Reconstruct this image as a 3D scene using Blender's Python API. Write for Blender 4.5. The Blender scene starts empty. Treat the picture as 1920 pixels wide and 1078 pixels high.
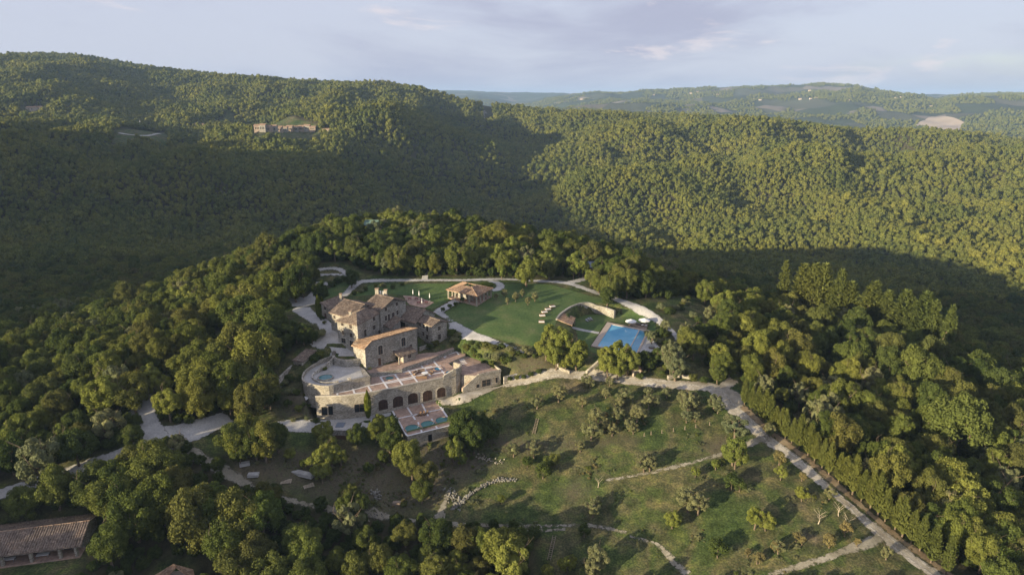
import bpy, math, random, bisect
import numpy as np
from mathutils import Vector, Matrix
from mathutils.geometry import delaunay_2d_cdt
random.seed(7); RNG = np.random.default_rng(7)
scene = bpy.context.scene
col = scene.collection
# ------------------------------------------------------------------ camera
F = 1280.0; CZ = 74.0; PITCH = math.radians(15.5)
cam = bpy.data.cameras.new('camera'); camo = bpy.data.objects.new('camera', cam); col.objects.link(camo)
cam.sensor_width = 36; cam.lens = 36*F/1920; cam.clip_start = 1; cam.clip_end = 40000
camo.location = (0, 0, CZ); camo.rotation_euler = (math.pi/2-PITCH, 0, 0)
scene.camera = camo
# ------------------------------------------------------------------ light
LD = (0.80, 0.60); SUN_EL = math.radians(9.6)
d = Vector((LD[0]*math.cos(SUN_EL), LD[1]*math.cos(SUN_EL), -math.sin(SUN_EL)))
sl = bpy.data.lights.new('sun', 'SUN'); sl.energy = 5.0; sl.angle = math.radians(0.6); sl.color = (1.0, 0.84, 0.56)
so = bpy.data.objects.new('sun', sl); col.objects.link(so); so.rotation_euler = d.to_track_quat('-Z', 'Y').to_euler(); so.location = (-300, -300, 400)
world = bpy.data.worlds.new('World'); scene.world = world; world.use_nodes = True
wt = world.node_tree; N = wt.nodes; L = wt.links; N.clear()
sky = N.new('ShaderNodeTexSky'); sky.sky_type = 'NISHITA'; sky.sun_disc = False
sky.sun_elevation = SUN_EL; sky.sun_rotation = math.atan2(-LD[0], -LD[1]); sky.air_density = 1.0; sky.dust_density = 1.5; sky.ozone_density = 2.0
bg = N.new('ShaderNodeBackground'); bg.inputs['Strength'].default_value = 0.13
out = N.new('ShaderNodeOutputWorld')
tc = N.new('ShaderNodeTexCoord')
def wnoise(scale, sz, detail, lo, hi, off=0.0):
    mp = N.new('ShaderNodeMapping'); mp.inputs['Scale'].default_value = (scale, scale, scale*sz); mp.inputs['Location'].default_value = (off, off*.7, 0)
    n = N.new('ShaderNodeTexNoise'); n.inputs['Scale'].default_value = 1; n.inputs['Detail'].default_value = detail; n.inputs['Roughness'].default_value = .55; n.inputs['Distortion'].default_value = .4
    r = N.new('ShaderNodeMapRange'); r.interpolation_type = 'SMOOTHSTEP'; r.inputs[1].default_value = lo; r.inputs[2].default_value = hi
    L.new(tc.outputs['Generated'], mp.inputs[0]); L.new(mp.outputs[0], n.inputs['Vector']); L.new(n.outputs[0], r.inputs[0]); return r.outputs[0]
def wmix(a, b, f, fmul=1.0):
    m = N.new('ShaderNodeMix'); m.data_type = 'RGBA'
    mm = N.new('ShaderNodeMath'); mm.operation = 'MULTIPLY'; mm.inputs[1].default_value = fmul; L.new(f, mm.inputs[0]); L.new(mm.outputs[0], m.inputs[0])
    L.new(a, m.inputs[6])
    if isinstance(b, tuple): m.inputs[7].default_value = b
    else: L.new(b, m.inputs[7])
    return m.outputs[2]
veil = wnoise(1.6, 3.0, 5, .18, .45)
grey = wnoise(2.0, 3.8, 8, .42, .60, 3.6)
puff = wnoise(6.0, 4.0, 8, .60, .70, 7.7)
c1 = wmix(sky.outputs[0], (2.2, 2.27, 2.78, 1), veil, .9)
c2 = wmix(c1, (1.5, 1.55, 2.08, 1), grey, .8)
c3 = wmix(c2, (3.3, 2.9, 2.9, 1), puff, .6)
L.new(c3, bg.inputs[0]); L.new(bg.outputs[0], out.inputs[0])
scene.view_settings.view_transform = 'Standard'; scene.view_settings.look = 'None'
scene.view_settings.exposure = 1.12; scene.view_settings.gamma = 1.0
scene.cycles.use_denoising = True; scene.cycles.max_bounces = 6; scene.cycles.volume_bounces = 0
scene.cycles.transparent_max_bounces = 8
# ------------------------------------------------------------------ pixel helpers (photo pixels -> world)
def ray(u, v):
    dx = (u-960)/F; dz = -(v-539)/F
    return np.array([dx, math.cos(PITCH)+dz*math.sin(PITCH), -math.sin(PITCH)+dz*math.cos(PITCH)])
def P(u, v, z):
    r = ray(u, v); t = (z-CZ)/r[2]; return (r[0]*t, r[1]*t)
def Zat(u, v, y):
    r = ray(u, v); return CZ+r[2]*y/r[1]
Z1 = lambda a, b: (560+a/4.8, 500+b/4.8)
Z2 = lambda a, b: (560+a/4.8, 660+b/4.8)
Z3 = lambda a, b: (800+a/3.84, 480+b/3.84)
Z4 = lambda a, b: (a/3.17, 660+b/3.17)
Z5 = lambda a, b: (a/3.2, 840+b/3.2)
Z6 = lambda a, b: (1030+a/5.988, 540+b/5.988)
Z7 = lambda a, b: (500+a/5.988, 640+b/5.988)
B1 = lambda a, b: (400+a/3.2, 780+b/3.2)
B2 = lambda a, b: (900+a/2.708, 680+b/2.708)
B3 = lambda a, b: (1320+a/2.708, 680+b/2.708)
B4 = lambda a, b: (1200+a/2.667, 460+b/2.667)
B5 = lambda a, b: (380+a/2.667, 380+b/2.667)
FULL = lambda a, b: (a, b)
# ------------------------------------------------------------------ terrain: thin plate spline in (azimuth, ln distance)
CP = []
def cz(u, v, z):
    x, y = P(u, v, z); CP.append((x, y, z))
def cr(u, r, z):                      # column u, ground distance y=r, height z (hidden points)
    x = (u-960)/F*r/math.cos(PITCH)*0.985; CP.append((x, r, z))
def cv(u, v, r, canopy=8):            # column, row of the canopy, distance
    q = ray(u, v); t = r/q[1]; CP.append((q[0]*t, r, CZ+q[2]*t-canopy))
for a in [(671,657,0),(633,636,1.6),(560,590,2),(620,560,2.5),(760,545,3),(700,527,4),(800,524,4.3),(880,545,3.2),(960,527,3.6),(1040,530,3),(960,585,1.6),
          (870,600,1),(960,625,0),(1010,655,-1),(900,636,-.3),(1100,555,2),(1060,600,.8),(1190,575,.6),(1270,630,-2),(1330,610,-4),(1240,590,-.5),(1200,540,1.5),
          (1280,580,-1.5),(1250,660,-3.5),(1330,690,-6),
          (960,716,-8.5),(1000,706,-7.6),(1080,704,-7),(1178,714,-7),(1269,722,-7),(1360,735,-8),(1010,675,-3),(930,665,-2.5),(1100,690,-5),
          (1000,760,-10),(1200,760,-10),(1200,850,-15),(1000,850,-17),(1400,850,-14),(1000,950,-22),(1200,950,-21),(1400,960,-18),(1600,960,-16.5),(1740,1060,-20),
          (1200,1060,-25.5),(900,1060,-27),(600,1060,-27),(300,1060,-26),(80,1060,-22),(0,925,-16),(126,890,-14),(221,852,-11.5),(300,822,-9.5),(430,785,-9.5),(533,800,-11.5),(600,793,-12.2),
          (268,755,-6),(322,682,-2.5),(451,616,0),(500,650,-.5),(537,567,1.5),(420,700,-5),(480,700,-5),(530,740,-6.6),(520,725,-5.8),(560,745,-7.2),(500,760,-8.2),(700,900,-19),(500,880,-15),(400,870,-13),(850,870,-18),(450,960,-20),(250,930,-18),
          (640,850,-17),(862,741,-11),(720,790,-12.3),(1490,857,-13),(1550,905,-14.5),(1380,740,-8.2),(100,760,-9),(0,820,-12),(180,700,-6),
          (1450,720,-10),(1560,700,-12),(1550,800,-13),(1700,800,-15),(1850,850,-17),(1900,1000,-22),(1400,650,-7),(1450,600,-9),(1700,950,-18)]:
    cz(*a)
for a in [(560,300,7),(760,345,9),(660,330,8.5),(880,330,7),(1000,315,5),(1130,300,1.5),(1250,280,-3),(460,290,1),(400,270,-1),(330,250,-4),(250,232,-8),(100,218,-9.5),(0,208,-10),
          (760,450,-22),(560,420,-22),(1000,440,-25),(1200,400,-28),(400,360,-24),(250,320,-26),(100,300,-26),(0,290,-27),(760,600,-55),(1000,600,-60),(560,560,-50),
          (1350,300,-16),(1540,262,-13),(1650,240,-13),(1720,222,-12.5),(1900,185,-14),(1500,330,-33),(1700,300,-36),(1900,260,-38),(1450,380,-42),(1750,400,-58),(1950,380,-60)]:
    cr(*a)
for a in [(1500,500,560),(1500,440,690),(1500,400,735),(1500,350,830),(1500,300,980),(1500,260,1220),(1500,238,1500),
          (1800,500,540),(1800,440,660),(1800,350,840),(1800,300,1000),(1750,248,1500),(1920,256,1450),(1920,350,820),(1920,440,640),
          (1250,480,640),(1250,440,720),(1250,350,880),(1250,300,1000),(1250,225,1500),(1100,400,800),(1080,350,920),(1130,300,1020),(1100,250,1250),(1060,206,1500),(1350,212,1500),(1170,450,700),
          (1000,440,760),(1000,350,1000),(1000,300,1130),(980,250,1380),(950,192,1650),
          (760,390,860),(750,330,900),(750,250,1000),(750,205,1300),(740,155,1650),(850,170,1650),(880,240,1150),
          (530,240,905),(530,300,800),(530,400,640),(600,236,920),(560,216,1050),(570,150,1700),(640,330,760),
          (250,262,900),(300,250,905),(250,310,770),(250,400,600),(250,500,450),(250,205,1120),(150,99,1950),(300,118,1900),(450,140,1800),
          (0,113,1950),(0,150,1200),(0,250,830),(0,400,560),(0,520,400),(120,190,1100),(100,300,720),(400,300,780),(400,235,1000),(400,175,1400),(650,190,1350)]:
    cv(*a)
for a in [(1500,2100,-40),(1750,2000,-50),(1920,2000,-60),(1250,2100,-20),(1060,2000,10),(950,2300,20),(850,2300,40),(740,2300,50),(570,2500,60),(300,2700,100),(0,2700,110),
          (300,5000,20),(0,5000,20),(600,5000,10),(800,5000,-30)]:
    cr(*a)
for a in [(1760,236,2900,0),(1300,215,3200,0),(1500,215,3400,0),(1650,205,3400,0),(1920,215,3100,0),(1100,205,3200,0),
          (1500,157,5200,0),(1420,162,5200,0),(1600,166,5200,0),(1250,166,5300,0),(1180,171,5200,0),(1100,171,5600,0),(1030,178,5600,0),(960,181,6000,0),(1700,176,5200,0),(1850,171,5200,0),(1920,173,5200,0),(1350,163,5200,0),
          (850,170,9500,0),(900,172,9500,0),(960,176,9500,0),(780,172,9500,0),(600,180,9500,0),(300,182,9500,0),(1200,184,9500,0),(1500,184,9500,0),(1800,184,9500,0),(500,183,16000,0),(1000,183,16000,0),(1500,183,16000,0)]:
    cv(*a)
# outside the frame: unseen ground, raised left and behind to shade valley and field
for x, y, z in [(0,60,-34),(60,60,-32),(-60,60,-32),(0,15,-36),(150,60,-32),(-130,70,-22),(-190,150,-12),(-120,20,-20),(0,-80,-30),(-100,-80,-12),(-200,-60,15),(-205,0,10),(-200,70,-4),(100,-100,-30),(0,-300,0),
                (-320,-160,24),(-500,-300,70),(-260,30,8),(-150,-130,14),(-400,80,20),(-330,250,-16),(-620,320,75),(-820,380,140),(-860,660,95),(-800,0,115),(-900,-600,110),(-1500,300,120),(-1500,1000,150),(300,0,-50),(400,300,-62),(500,-400,-60),(1500,300,-40),(1500,-1500,0),(-3000,-3000,100),(-4000,1000,120),(4000,500,0),(0,-4000,50)]:
    CP.append((x, y, z))
for a in [(687,693,-3.9),(783,655,-3.4),(650,678,-1.6),(632,672,-1.5),(820,650,-3),(870,655,-3.2),(620,700,-3.2),(1170,640,-2.2),(1110,640,-2.4),(1200,655,-3),(930,690,-5.6)]: cz(*a)
CP = np.array(CP, float)
def tocoord(x, y):
    return np.stack([np.arctan2(x, y), 0.5*np.log(np.maximum(x*x+y*y, 25.0))], -1)
_C = tocoord(CP[:, 0], CP[:, 1])
def _k(r2): return np.where(r2 > 1e-12, 0.5*r2*np.log(np.maximum(r2, 1e-12)), 0)
n = len(_C); _D = ((_C[:, None]-_C[None])**2).sum(-1); A = np.zeros((n+3, n+3)); A[:n, :n] = _k(_D)+np.eye(n)*0.0015
A[:n, n] = 1; A[:n, n+1:] = _C; A[n, :n] = 1; A[n+1:, :n] = _C.T
_w = np.linalg.solve(A, np.concatenate([CP[:, 2], [0, 0, 0]]))
def inpoly(px, py, poly):
    r = np.zeros(px.shape, bool); j = len(poly)-1
    for i in range(len(poly)):
        xi, yi = poly[i]; xj, yj = poly[j]
        if yi != yj:
            r ^= ((yi > py) != (yj > py)) & (px < (xj-xi)*(py-yi)/(yj-yi)+xi)
        j = i
    return r
def polydist(px, py, poly, closed=True):
    dmin = np.full(px.shape, 1e9)
    m = len(poly)
    for i in range(m if closed else m-1):
        ax, ay = poly[i]; bx, by = poly[(i+1) % m]
        ex, ey = bx-ax, by-ay; l2 = ex*ex+ey*ey+1e-9
        t = np.clip(((px-ax)*ex+(py-ay)*ey)/l2, 0, 1)
        dmin = np.minimum(dmin, np.hypot(px-ax-t*ex, py-ay-t*ey))
    return dmin
_rw = [(RNG.uniform(0, 6.28), RNG.uniform(0, 6.28), wl, amp) for wl, amp in
       [(420, 7), (330, 6), (260, 6), (190, 4), (150, 4), (120, 3), (80, 2), (60, 1.5), (900, 12), (700, 10), (1500, 18)] for _ in (0, 1)]
FLAT = []      # (polygon, z, blend width)
CORR = []      # small lift per direction so that the ridges stand where the photo shows them
def h(x, y):
    x = np.atleast_1d(np.asarray(x, float)); y = np.atleast_1d(np.asarray(y, float))
    c = tocoord(x, y); z = np.empty(len(x))
    for s in range(0, len(x), 20000):
        cc = c[s:s+20000]; r2 = ((cc[:, None]-_C[None])**2).sum(-1)
        z[s:s+20000] = _k(r2) @ _w[:n] + _w[n] + cc @ _w[n+1:]
    r = np.hypot(x, y)
    nz = np.zeros(len(x)); nf = np.zeros(len(x))
    for a, ph, wl, amp in _rw:
        s_ = amp*np.sin((x*math.cos(a)+y*math.sin(a))*6.283/wl+ph)*0.72
        if wl < 500: nz += s_
        nf += s_*(1.1 if wl > 250 else .35)
    z += nz*np.clip((r-380)/500, 0, 1)*np.clip((2500-r)/1000, .2, 1) + nf*np.clip((r-2200)/1500, 0, 1)*np.clip((7000-r)/2500, .4, 1)*.55
    for (cu, cd, r0, r1, r2, r3) in CORR:
        dl = np.interp(np.where(y > 0, x/np.maximum(y, 1), np.sign(x)*9), cu, cd); ss_ = lambda t: np.clip(t, 0, 1)**2*(3-2*np.clip(t, 0, 1))
        z += np.where(y > 0, dl*y, 0)*ss_((r-r0)/(r1-r0))*(1-ss_((r-r2)/(r3-r2)))
    for poly, fz, bw, cap in FLAT:
        xs = [q[0] for q in poly]; ys = [q[1] for q in poly]
        m = (x > min(xs)-bw) & (x < max(xs)+bw) & (y > min(ys)-bw) & (y < max(ys)+bw)
        if m.any():
            dd = polydist(x[m], y[m], poly); ins = inpoly(x[m], y[m], poly)
            t = np.where(ins, np.clip(dd/bw, 0, 1), 0.0) if cap else np.where(ins, 1.0, np.clip(1-dd/bw, 0, 1)); t = t*t*(3-2*t)
            z[m] = z[m]*(1-t)+(np.minimum(z[m], fz) if cap else fz)*t
    return z
def fit_skyline(tu, tv, ra, rb, win, canopy):
    us = np.linspace(-60, 1980, 103); cu = (us-960)/F/math.cos(PITCH); rr = np.linspace(ra, rb, 130); cd = np.zeros(len(us)); CORR.append([cu, cd, *win])
    for it in range(3):
        X = (cu[:, None]*rr[None]).ravel(); Y = np.tile(rr, len(us)); g = (h(X, Y)+canopy).reshape(len(us), -1)
        best = np.full(len(us), -9e9)
        e = (g-CZ)/rr[None]; el = e.max(1)
        vt = np.interp(us, tu, tv); tgt = np.array([ray(u, v)[2]/ray(u, v)[1] for u, v in zip(us, vt)]); cd += (tgt-el)*.9
        k_ = np.ones(3)/3; CORR[-1][1] = cd
        # columns are not exactly constant x/y for a pitched camera, good enough at these small angles
fit_skyline([0,60,150,220,300,380,450,530,600,680,740,800,850,900,950,1050,1150,1300,1400,1500,1560,1700,1800,1920], [115,104,98,103,118,130,138,143,150,154,152,162,178,190,196,206,208,215,218,232,240,240,250,262], 900, 2400, (750, 1250, 2100, 2600), 9)
fit_skyline([700,850,900,960,1030,1100,1150,1200,1300,1400,1500,1560,1640,1700,1800,1920], [176,172,173,180,178,172,173,168,163,161,156,160,175,178,172,173], 3500, 8000, (3000, 4200, 7000, 8500), 6)
_ts = np.exp(np.linspace(math.log(60), math.log(9000), 420))
def at(u, v, dz=0.0):
    """world point where the sight line of a photo pixel meets the ground raised by dz"""
    q = ray(u, v); q = q/np.linalg.norm(q); ts = _ts
    for _ in range(2):
        X = q[0]*ts; Y = q[1]*ts; Zr = CZ+q[2]*ts; g = h(X, Y)+dz
        k = np.argmax(Zr < g)
        if k == 0: k = 1
        if _ == 0: ts = np.linspace(ts[k-1], ts[k], 30)
    f = (Zr[k-1]-g[k-1])/max((Zr[k-1]-g[k-1])-(Zr[k]-g[k]), 1e-9); t = ts[k-1]+(ts[k]-ts[k-1])*f
    return (q[0]*t, q[1]*t, CZ+q[2]*t-dz)
def pxl(zf, pts, z=None):
    """list of zoom pixels -> world xy (on a level z, or on the ground)"""
    r = []
    for a, b in pts:
        u, v = zf(a, b)
        r.append(P(u, v, z) if z is not None else at(u, v)[:2])
    return r
# ------------------------------------------------------------------ materials
def mat(name): 
    m = bpy.data.materials.new(name); m.use_nodes = True; nt = m.node_tree; nt.nodes.clear()
    o = nt.nodes.new('ShaderNodeOutputMaterial'); return m, nt, o
def nn(nt, t, **kw):
    x = nt.nodes.new(t)
    for k, v in kw.items():
        if k.startswith('i_'):
            key = k[2:]; x.inputs[int(key) if key.isdigit() else key].default_value = v
        else: setattr(x, k, v)
    return x
def noise(nt, scale, detail=4, vec=None, rough=.55):
    x = nn(nt, 'ShaderNodeTexNoise'); x.inputs['Scale'].default_value = scale; x.inputs['Detail'].default_value = detail; x.inputs['Roughness'].default_value = rough
    if vec is None:
        g = nn(nt, 'ShaderNodeNewGeometry'); vec = g.outputs['Position']
    nt.links.new(vec, x.inputs['Vector']); return x.outputs[0]
def ramp(nt, fac, stops):
    r = nn(nt, 'ShaderNodeValToRGB'); e = r.color_ramp.elements
    while len(e) > 1: e.remove(e[-1])
    e[0].position = stops[0][0]; e[0].color = (*stops[0][1], 1)
    for p_, c_ in stops[1:]:
        q = e.new(p_); q.color = (*c_, 1)
    nt.links.new(fac, r.inputs[0]); return r.outputs[0]
def mixc(nt, a, b, f, mode='MIX'):
    m = nn(nt, 'ShaderNodeMix', data_type='RGBA', blend_type=mode)
    for i, x in ((6, a), (7, b)):
        if isinstance(x, tuple): m.inputs[i].default_value = (*x, 1)
        else: nt.links.new(x, m.inputs[i])
    if isinstance(f, (int, float)): m.inputs[0].default_value = f
    else: nt.links.new(f, m.inputs[0])
    return m.outputs[2]
def maprange(nt, x, lo, hi):
    r = nn(nt, 'ShaderNodeMapRange'); r.interpolation_type = 'SMOOTHSTEP'; r.inputs[1].default_value = lo; r.inputs[2].default_value = hi
    nt.links.new(x, r.inputs[0]); return r.outputs[0]
def finish(nt, o, color, rough=.85, bump=None, bstr=.3, bdist=.1, spec=.3, metal=0):
    b = nn(nt, 'ShaderNodeBsdfPrincipled'); b.inputs['Roughness'].default_value = rough; b.inputs['Specular IOR Level'].default_value = spec; b.inputs['Metallic'].default_value = metal
    if isinstance(color, tuple): b.inputs['Base Color'].default_value = (*color, 1)
    else: nt.links.new(color, b.inputs['Base Color'])
    if bump is not None:
        bm = nn(nt, 'ShaderNodeBump'); bm.inputs['Strength'].default_value = bstr; bm.inputs['Distance'].default_value = bdist
        nt.links.new(bump, bm.inputs['Height']); nt.links.new(bm.outputs[0], b.inputs['Normal'])
    nt.links.new(b.outputs[0], o.inputs[0])
def leafmat(name, cols, transl=.25):
    """leaf colour varies from tree to tree and from clump to clump"""
    m, nt, o = mat(name)
    oi = nn(nt, 'ShaderNodeObjectInfo'); k = len(cols)
    base = ramp(nt, oi.outputs['Random'], [(i/(k-1), c) for i, c in enumerate(cols)])
    nz = noise(nt, .9, 3); big = noise(nt, .016, 5)
    v = ramp(nt, nz, [(.3, (.62, .64, .60)), (.7, (1.3, 1.28, 1.15))])
    c = mixc(nt, base, v, 1.0, 'MULTIPLY')
    v2 = ramp(nt, big, [(.35, (.78, .85, .85)), (.65, (1.18, 1.1, .95))])
    c = mixc(nt, c, v2, 1.0, 'MULTIPLY')
    df = nn(nt, 'ShaderNodeBsdfDiffuse'); tr = nn(nt, 'ShaderNodeBsdfTranslucent'); mx = nn(nt, 'ShaderNodeMixShader'); mx.inputs[0].default_value = transl
    nt.links.new(c, df.inputs[0]); nt.links.new(c, tr.inputs[0]); nt.links.new(df.outputs[0], mx.inputs[1]); nt.links.new(tr.outputs[0], mx.inputs[2]); nt.links.new(mx.outputs[0], o.inputs[0])
    return m
M = {}
M['oak'] = leafmat('oak_leaves', [(.094,.122,.038), (.134,.154,.046), (.172,.188,.056), (.122,.122,.048), (.176,.200,.056), (.084,.114,.040), (.145,.145,.054), (.118,.156,.046)])
M['bright'] = leafmat('bright_leaves', [(.19,.215,.060), (.22,.24,.070), (.17,.205,.056)])
M['dark'] = leafmat('dark_leaves', [(.066,.092,.032), (.082,.108,.036), (.094,.120,.042)])
M['olive'] = leafmat('olive_leaves', [(.19,.20,.115), (.23,.235,.135), (.175,.195,.115)])
M['conifer'] = leafmat('conifer_needles', [(.145,.165,.054), (.170,.188,.062), (.122,.146,.050)])
M['cypress'] = leafmat('cypress_needles', [(0.105,0.128,0.024), (0.120,0.142,0.026)])
M['farleaf'] = leafmat('far_leaves', [(.120,.138,.044), (.150,.166,.050), (.180,.188,.056), (.135,.146,.048), (.190,.200,.058), (.112,.134,.046)])
M['tan'] = leafmat('dry_leaves', [(.24,.20,.11), (.19,.17,.085)])
def simple(name, c, rough=.8, ns=None, var=.25, bstr=0, bs=8, spec=.3, metal=0):
    m, nt, o = mat(name); cc = c; b = None
    if ns: 
        f = noise(nt, ns, 5); lo = tuple(x*(1-var) for x in c); hi = tuple(min(1, x*(1+var)) for x in c)
        cc = ramp(nt, f, [(.3, lo), (.7, hi)])
    if bstr: b = noise(nt, bs, 4)
    finish(nt, o, cc, rough, b, bstr, .08, spec, metal); M[name] = m; return m
simple('bark', (.16,.12,.085), .9, 3, .4, .5)
simple('deadwood', (.42,.35,.26), .9, 3, .3)
def m_ground():
    m, nt, o = mat('ground')
    at_ = nn(nt, 'ShaderNodeAttribute', attribute_name='open')
    n1 = noise(nt, .055, 6); n2 = noise(nt, .35, 6); n3 = noise(nt, 2.2, 4)
    grass = ramp(nt, n1, [(.30, (.045,.070,.022)), (.42, (.062,.085,.028)), (.50, (.10,.095,.048)), (.56, (.060,.082,.026)), (.63, (.085,.085,.042)), (.72, (.16,.13,.085))])
    v = ramp(nt, n2, [(.3, (.5,.54,.5)), (.5, (.95,.95,.95)), (.7, (1.6,1.45,1.25))])
    grass = mixc(nt, grass, v, 1, 'MULTIPLY')
    v3 = ramp(nt, n3, [(.32, (.55,.58,.55)), (.5, (.95,.95,.95)), (.68, (1.55,1.5,1.35))]); grass = mixc(nt, grass, v3, 1, 'MULTIPLY')
    dry_ = nn(nt, 'ShaderNodeAttribute', attribute_name='dry'); n4 = noise(nt, 1.1, 6)
    grass = mixc(nt, grass, ramp(nt, n4, [(.3, (.050,.045,.028)), (.5, (.115,.095,.065)), (.62, (.075,.08,.038)), (.75, (.22,.185,.135))]), dry_.outputs['Fac'])
    wood = ramp(nt, n2, [(.35, (.035,.035,.018)), (.65, (.075,.065,.035))])
    c = mixc(nt, wood, grass, at_.outputs['Fac'])
    # far away the country is a patchwork of woods, fields and bare soil
    far = nn(nt, 'ShaderNodeAttribute', attribute_name='far')
    vo = nn(nt, 'ShaderNodeTexVoronoi'); vo.inputs['Scale'].default_value = .0042
    g = nn(nt, 'ShaderNodeNewGeometry'); nt.links.new(g.outputs['Position'], vo.inputs['Vector'])
    sp = nn(nt, 'ShaderNodeSeparateColor'); nt.links.new(vo.outputs['Color'], sp.inputs[0])
    fld = ramp(nt, sp.outputs[0], [(.0, (.05,.065,.03)), (.40, (.05,.062,.034)), (.58, (.085,.09,.055)), (.76, (.13,.115,.085)), (.92, (.20,.17,.135))])
    fa = nn(nt, 'ShaderNodeAttribute', attribute_name='field'); wd = ramp(nt, noise(nt, .03, 5), [(.35, (.032,.046,.022)), (.65, (.062,.076,.032))])
    fc = mixc(nt, wd, fld, fa.outputs['Fac'])
    c = mixc(nt, c, fc, far.outputs['Fac'])
    finish(nt, o, c, .95, n3, .5, .3, .1); return m
M['ground'] = m_ground()
def m_gravel(name, a, b, c_, soft=1.0, patchy=0.0, solid=False):
    m, nt, o = mat(name); n1 = noise(nt, .25, 6); n2 = noise(nt, 2.5, 5)
    c = ramp(nt, n1, [(.3, a), (.5, b), (.7, c_)]); v = ramp(nt, n2, [(.3, (.78,.78,.78)), (.7, (1.15,1.15,1.15))])
    finish(nt, o, mixc(nt, c, v, 1, 'MULTIPLY'), .95, n2, .4, .1, .2); M[name] = m
    if solid: return
    # the edge of the track is worn: stones thin out into the grass
    ed = nn(nt, 'ShaderNodeAttribute', attribute_name='edge'); sub = nn(nt, 'ShaderNodeMath', operation='MULTIPLY_ADD'); nz = noise(nt, .9, 6)
    nt.links.new(nz, sub.inputs[0]); sub.inputs[1].default_value = -2.2*soft-patchy*2; 
    ad = nn(nt, 'ShaderNodeMath', operation='ADD'); nt.links.new(ed.outputs['Fac'], ad.inputs[0]); ad.inputs[1].default_value = 1.0*soft+patchy*.9
    nt.links.new(ad.outputs[0], sub.inputs[2]); f = maprange(nt, sub.outputs[0], -.35, .45)
    bs = [x for x in nt.nodes if x.type == 'BSDF_PRINCIPLED'][0]; tr = nn(nt, 'ShaderNodeBsdfTransparent'); mx = nn(nt, 'ShaderNodeMixShader')
    nt.links.new(f, mx.inputs[0]); nt.links.new(tr.outputs[0], mx.inputs[1]); nt.links.new(bs.outputs[0], mx.inputs[2]); nt.links.new(mx.outputs[0], o.inputs[0])
m_gravel('gravel', (.33,.32,.30), (.43,.42,.40), (.50,.48,.45))
m_gravel('gravel_solid', (.33,.32,.30), (.43,.42,.40), (.50,.48,.45), solid=True)
m_gravel('dirt', (.25,.215,.16), (.37,.33,.26), (.50,.455,.38), 1.0, .25)
m_gravel('track', (.19,.17,.12), (.27,.245,.185), (.35,.32,.26), .9, .45)
m_gravel('rut', (.38,.34,.27), (.50,.46,.39), (.60,.56,.49), .8, .3)
m_gravel('verge', (.17,.125,.075), (.27,.20,.12), (.36,.28,.18), 1.0, .5)
def m_lawn():
    m, nt, o = mat('lawn'); n1 = noise(nt, .12, 5); n2 = noise(nt, 1.4, 5)
    c = ramp(nt, n1, [(.3, (.052,.092,.028)), (.50, (.076,.118,.036)), (.60, (.098,.128,.044)), (.72, (.135,.142,.066))]); v = ramp(nt, n2, [(.3, (.7,.72,.7)), (.7, (1.3,1.3,1.25))])
    finish(nt, o, mixc(nt, c, v, 1, 'MULTIPLY'), .95, n2, .3, .06, .2); return m
M['lawn'] = m_lawn()
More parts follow.
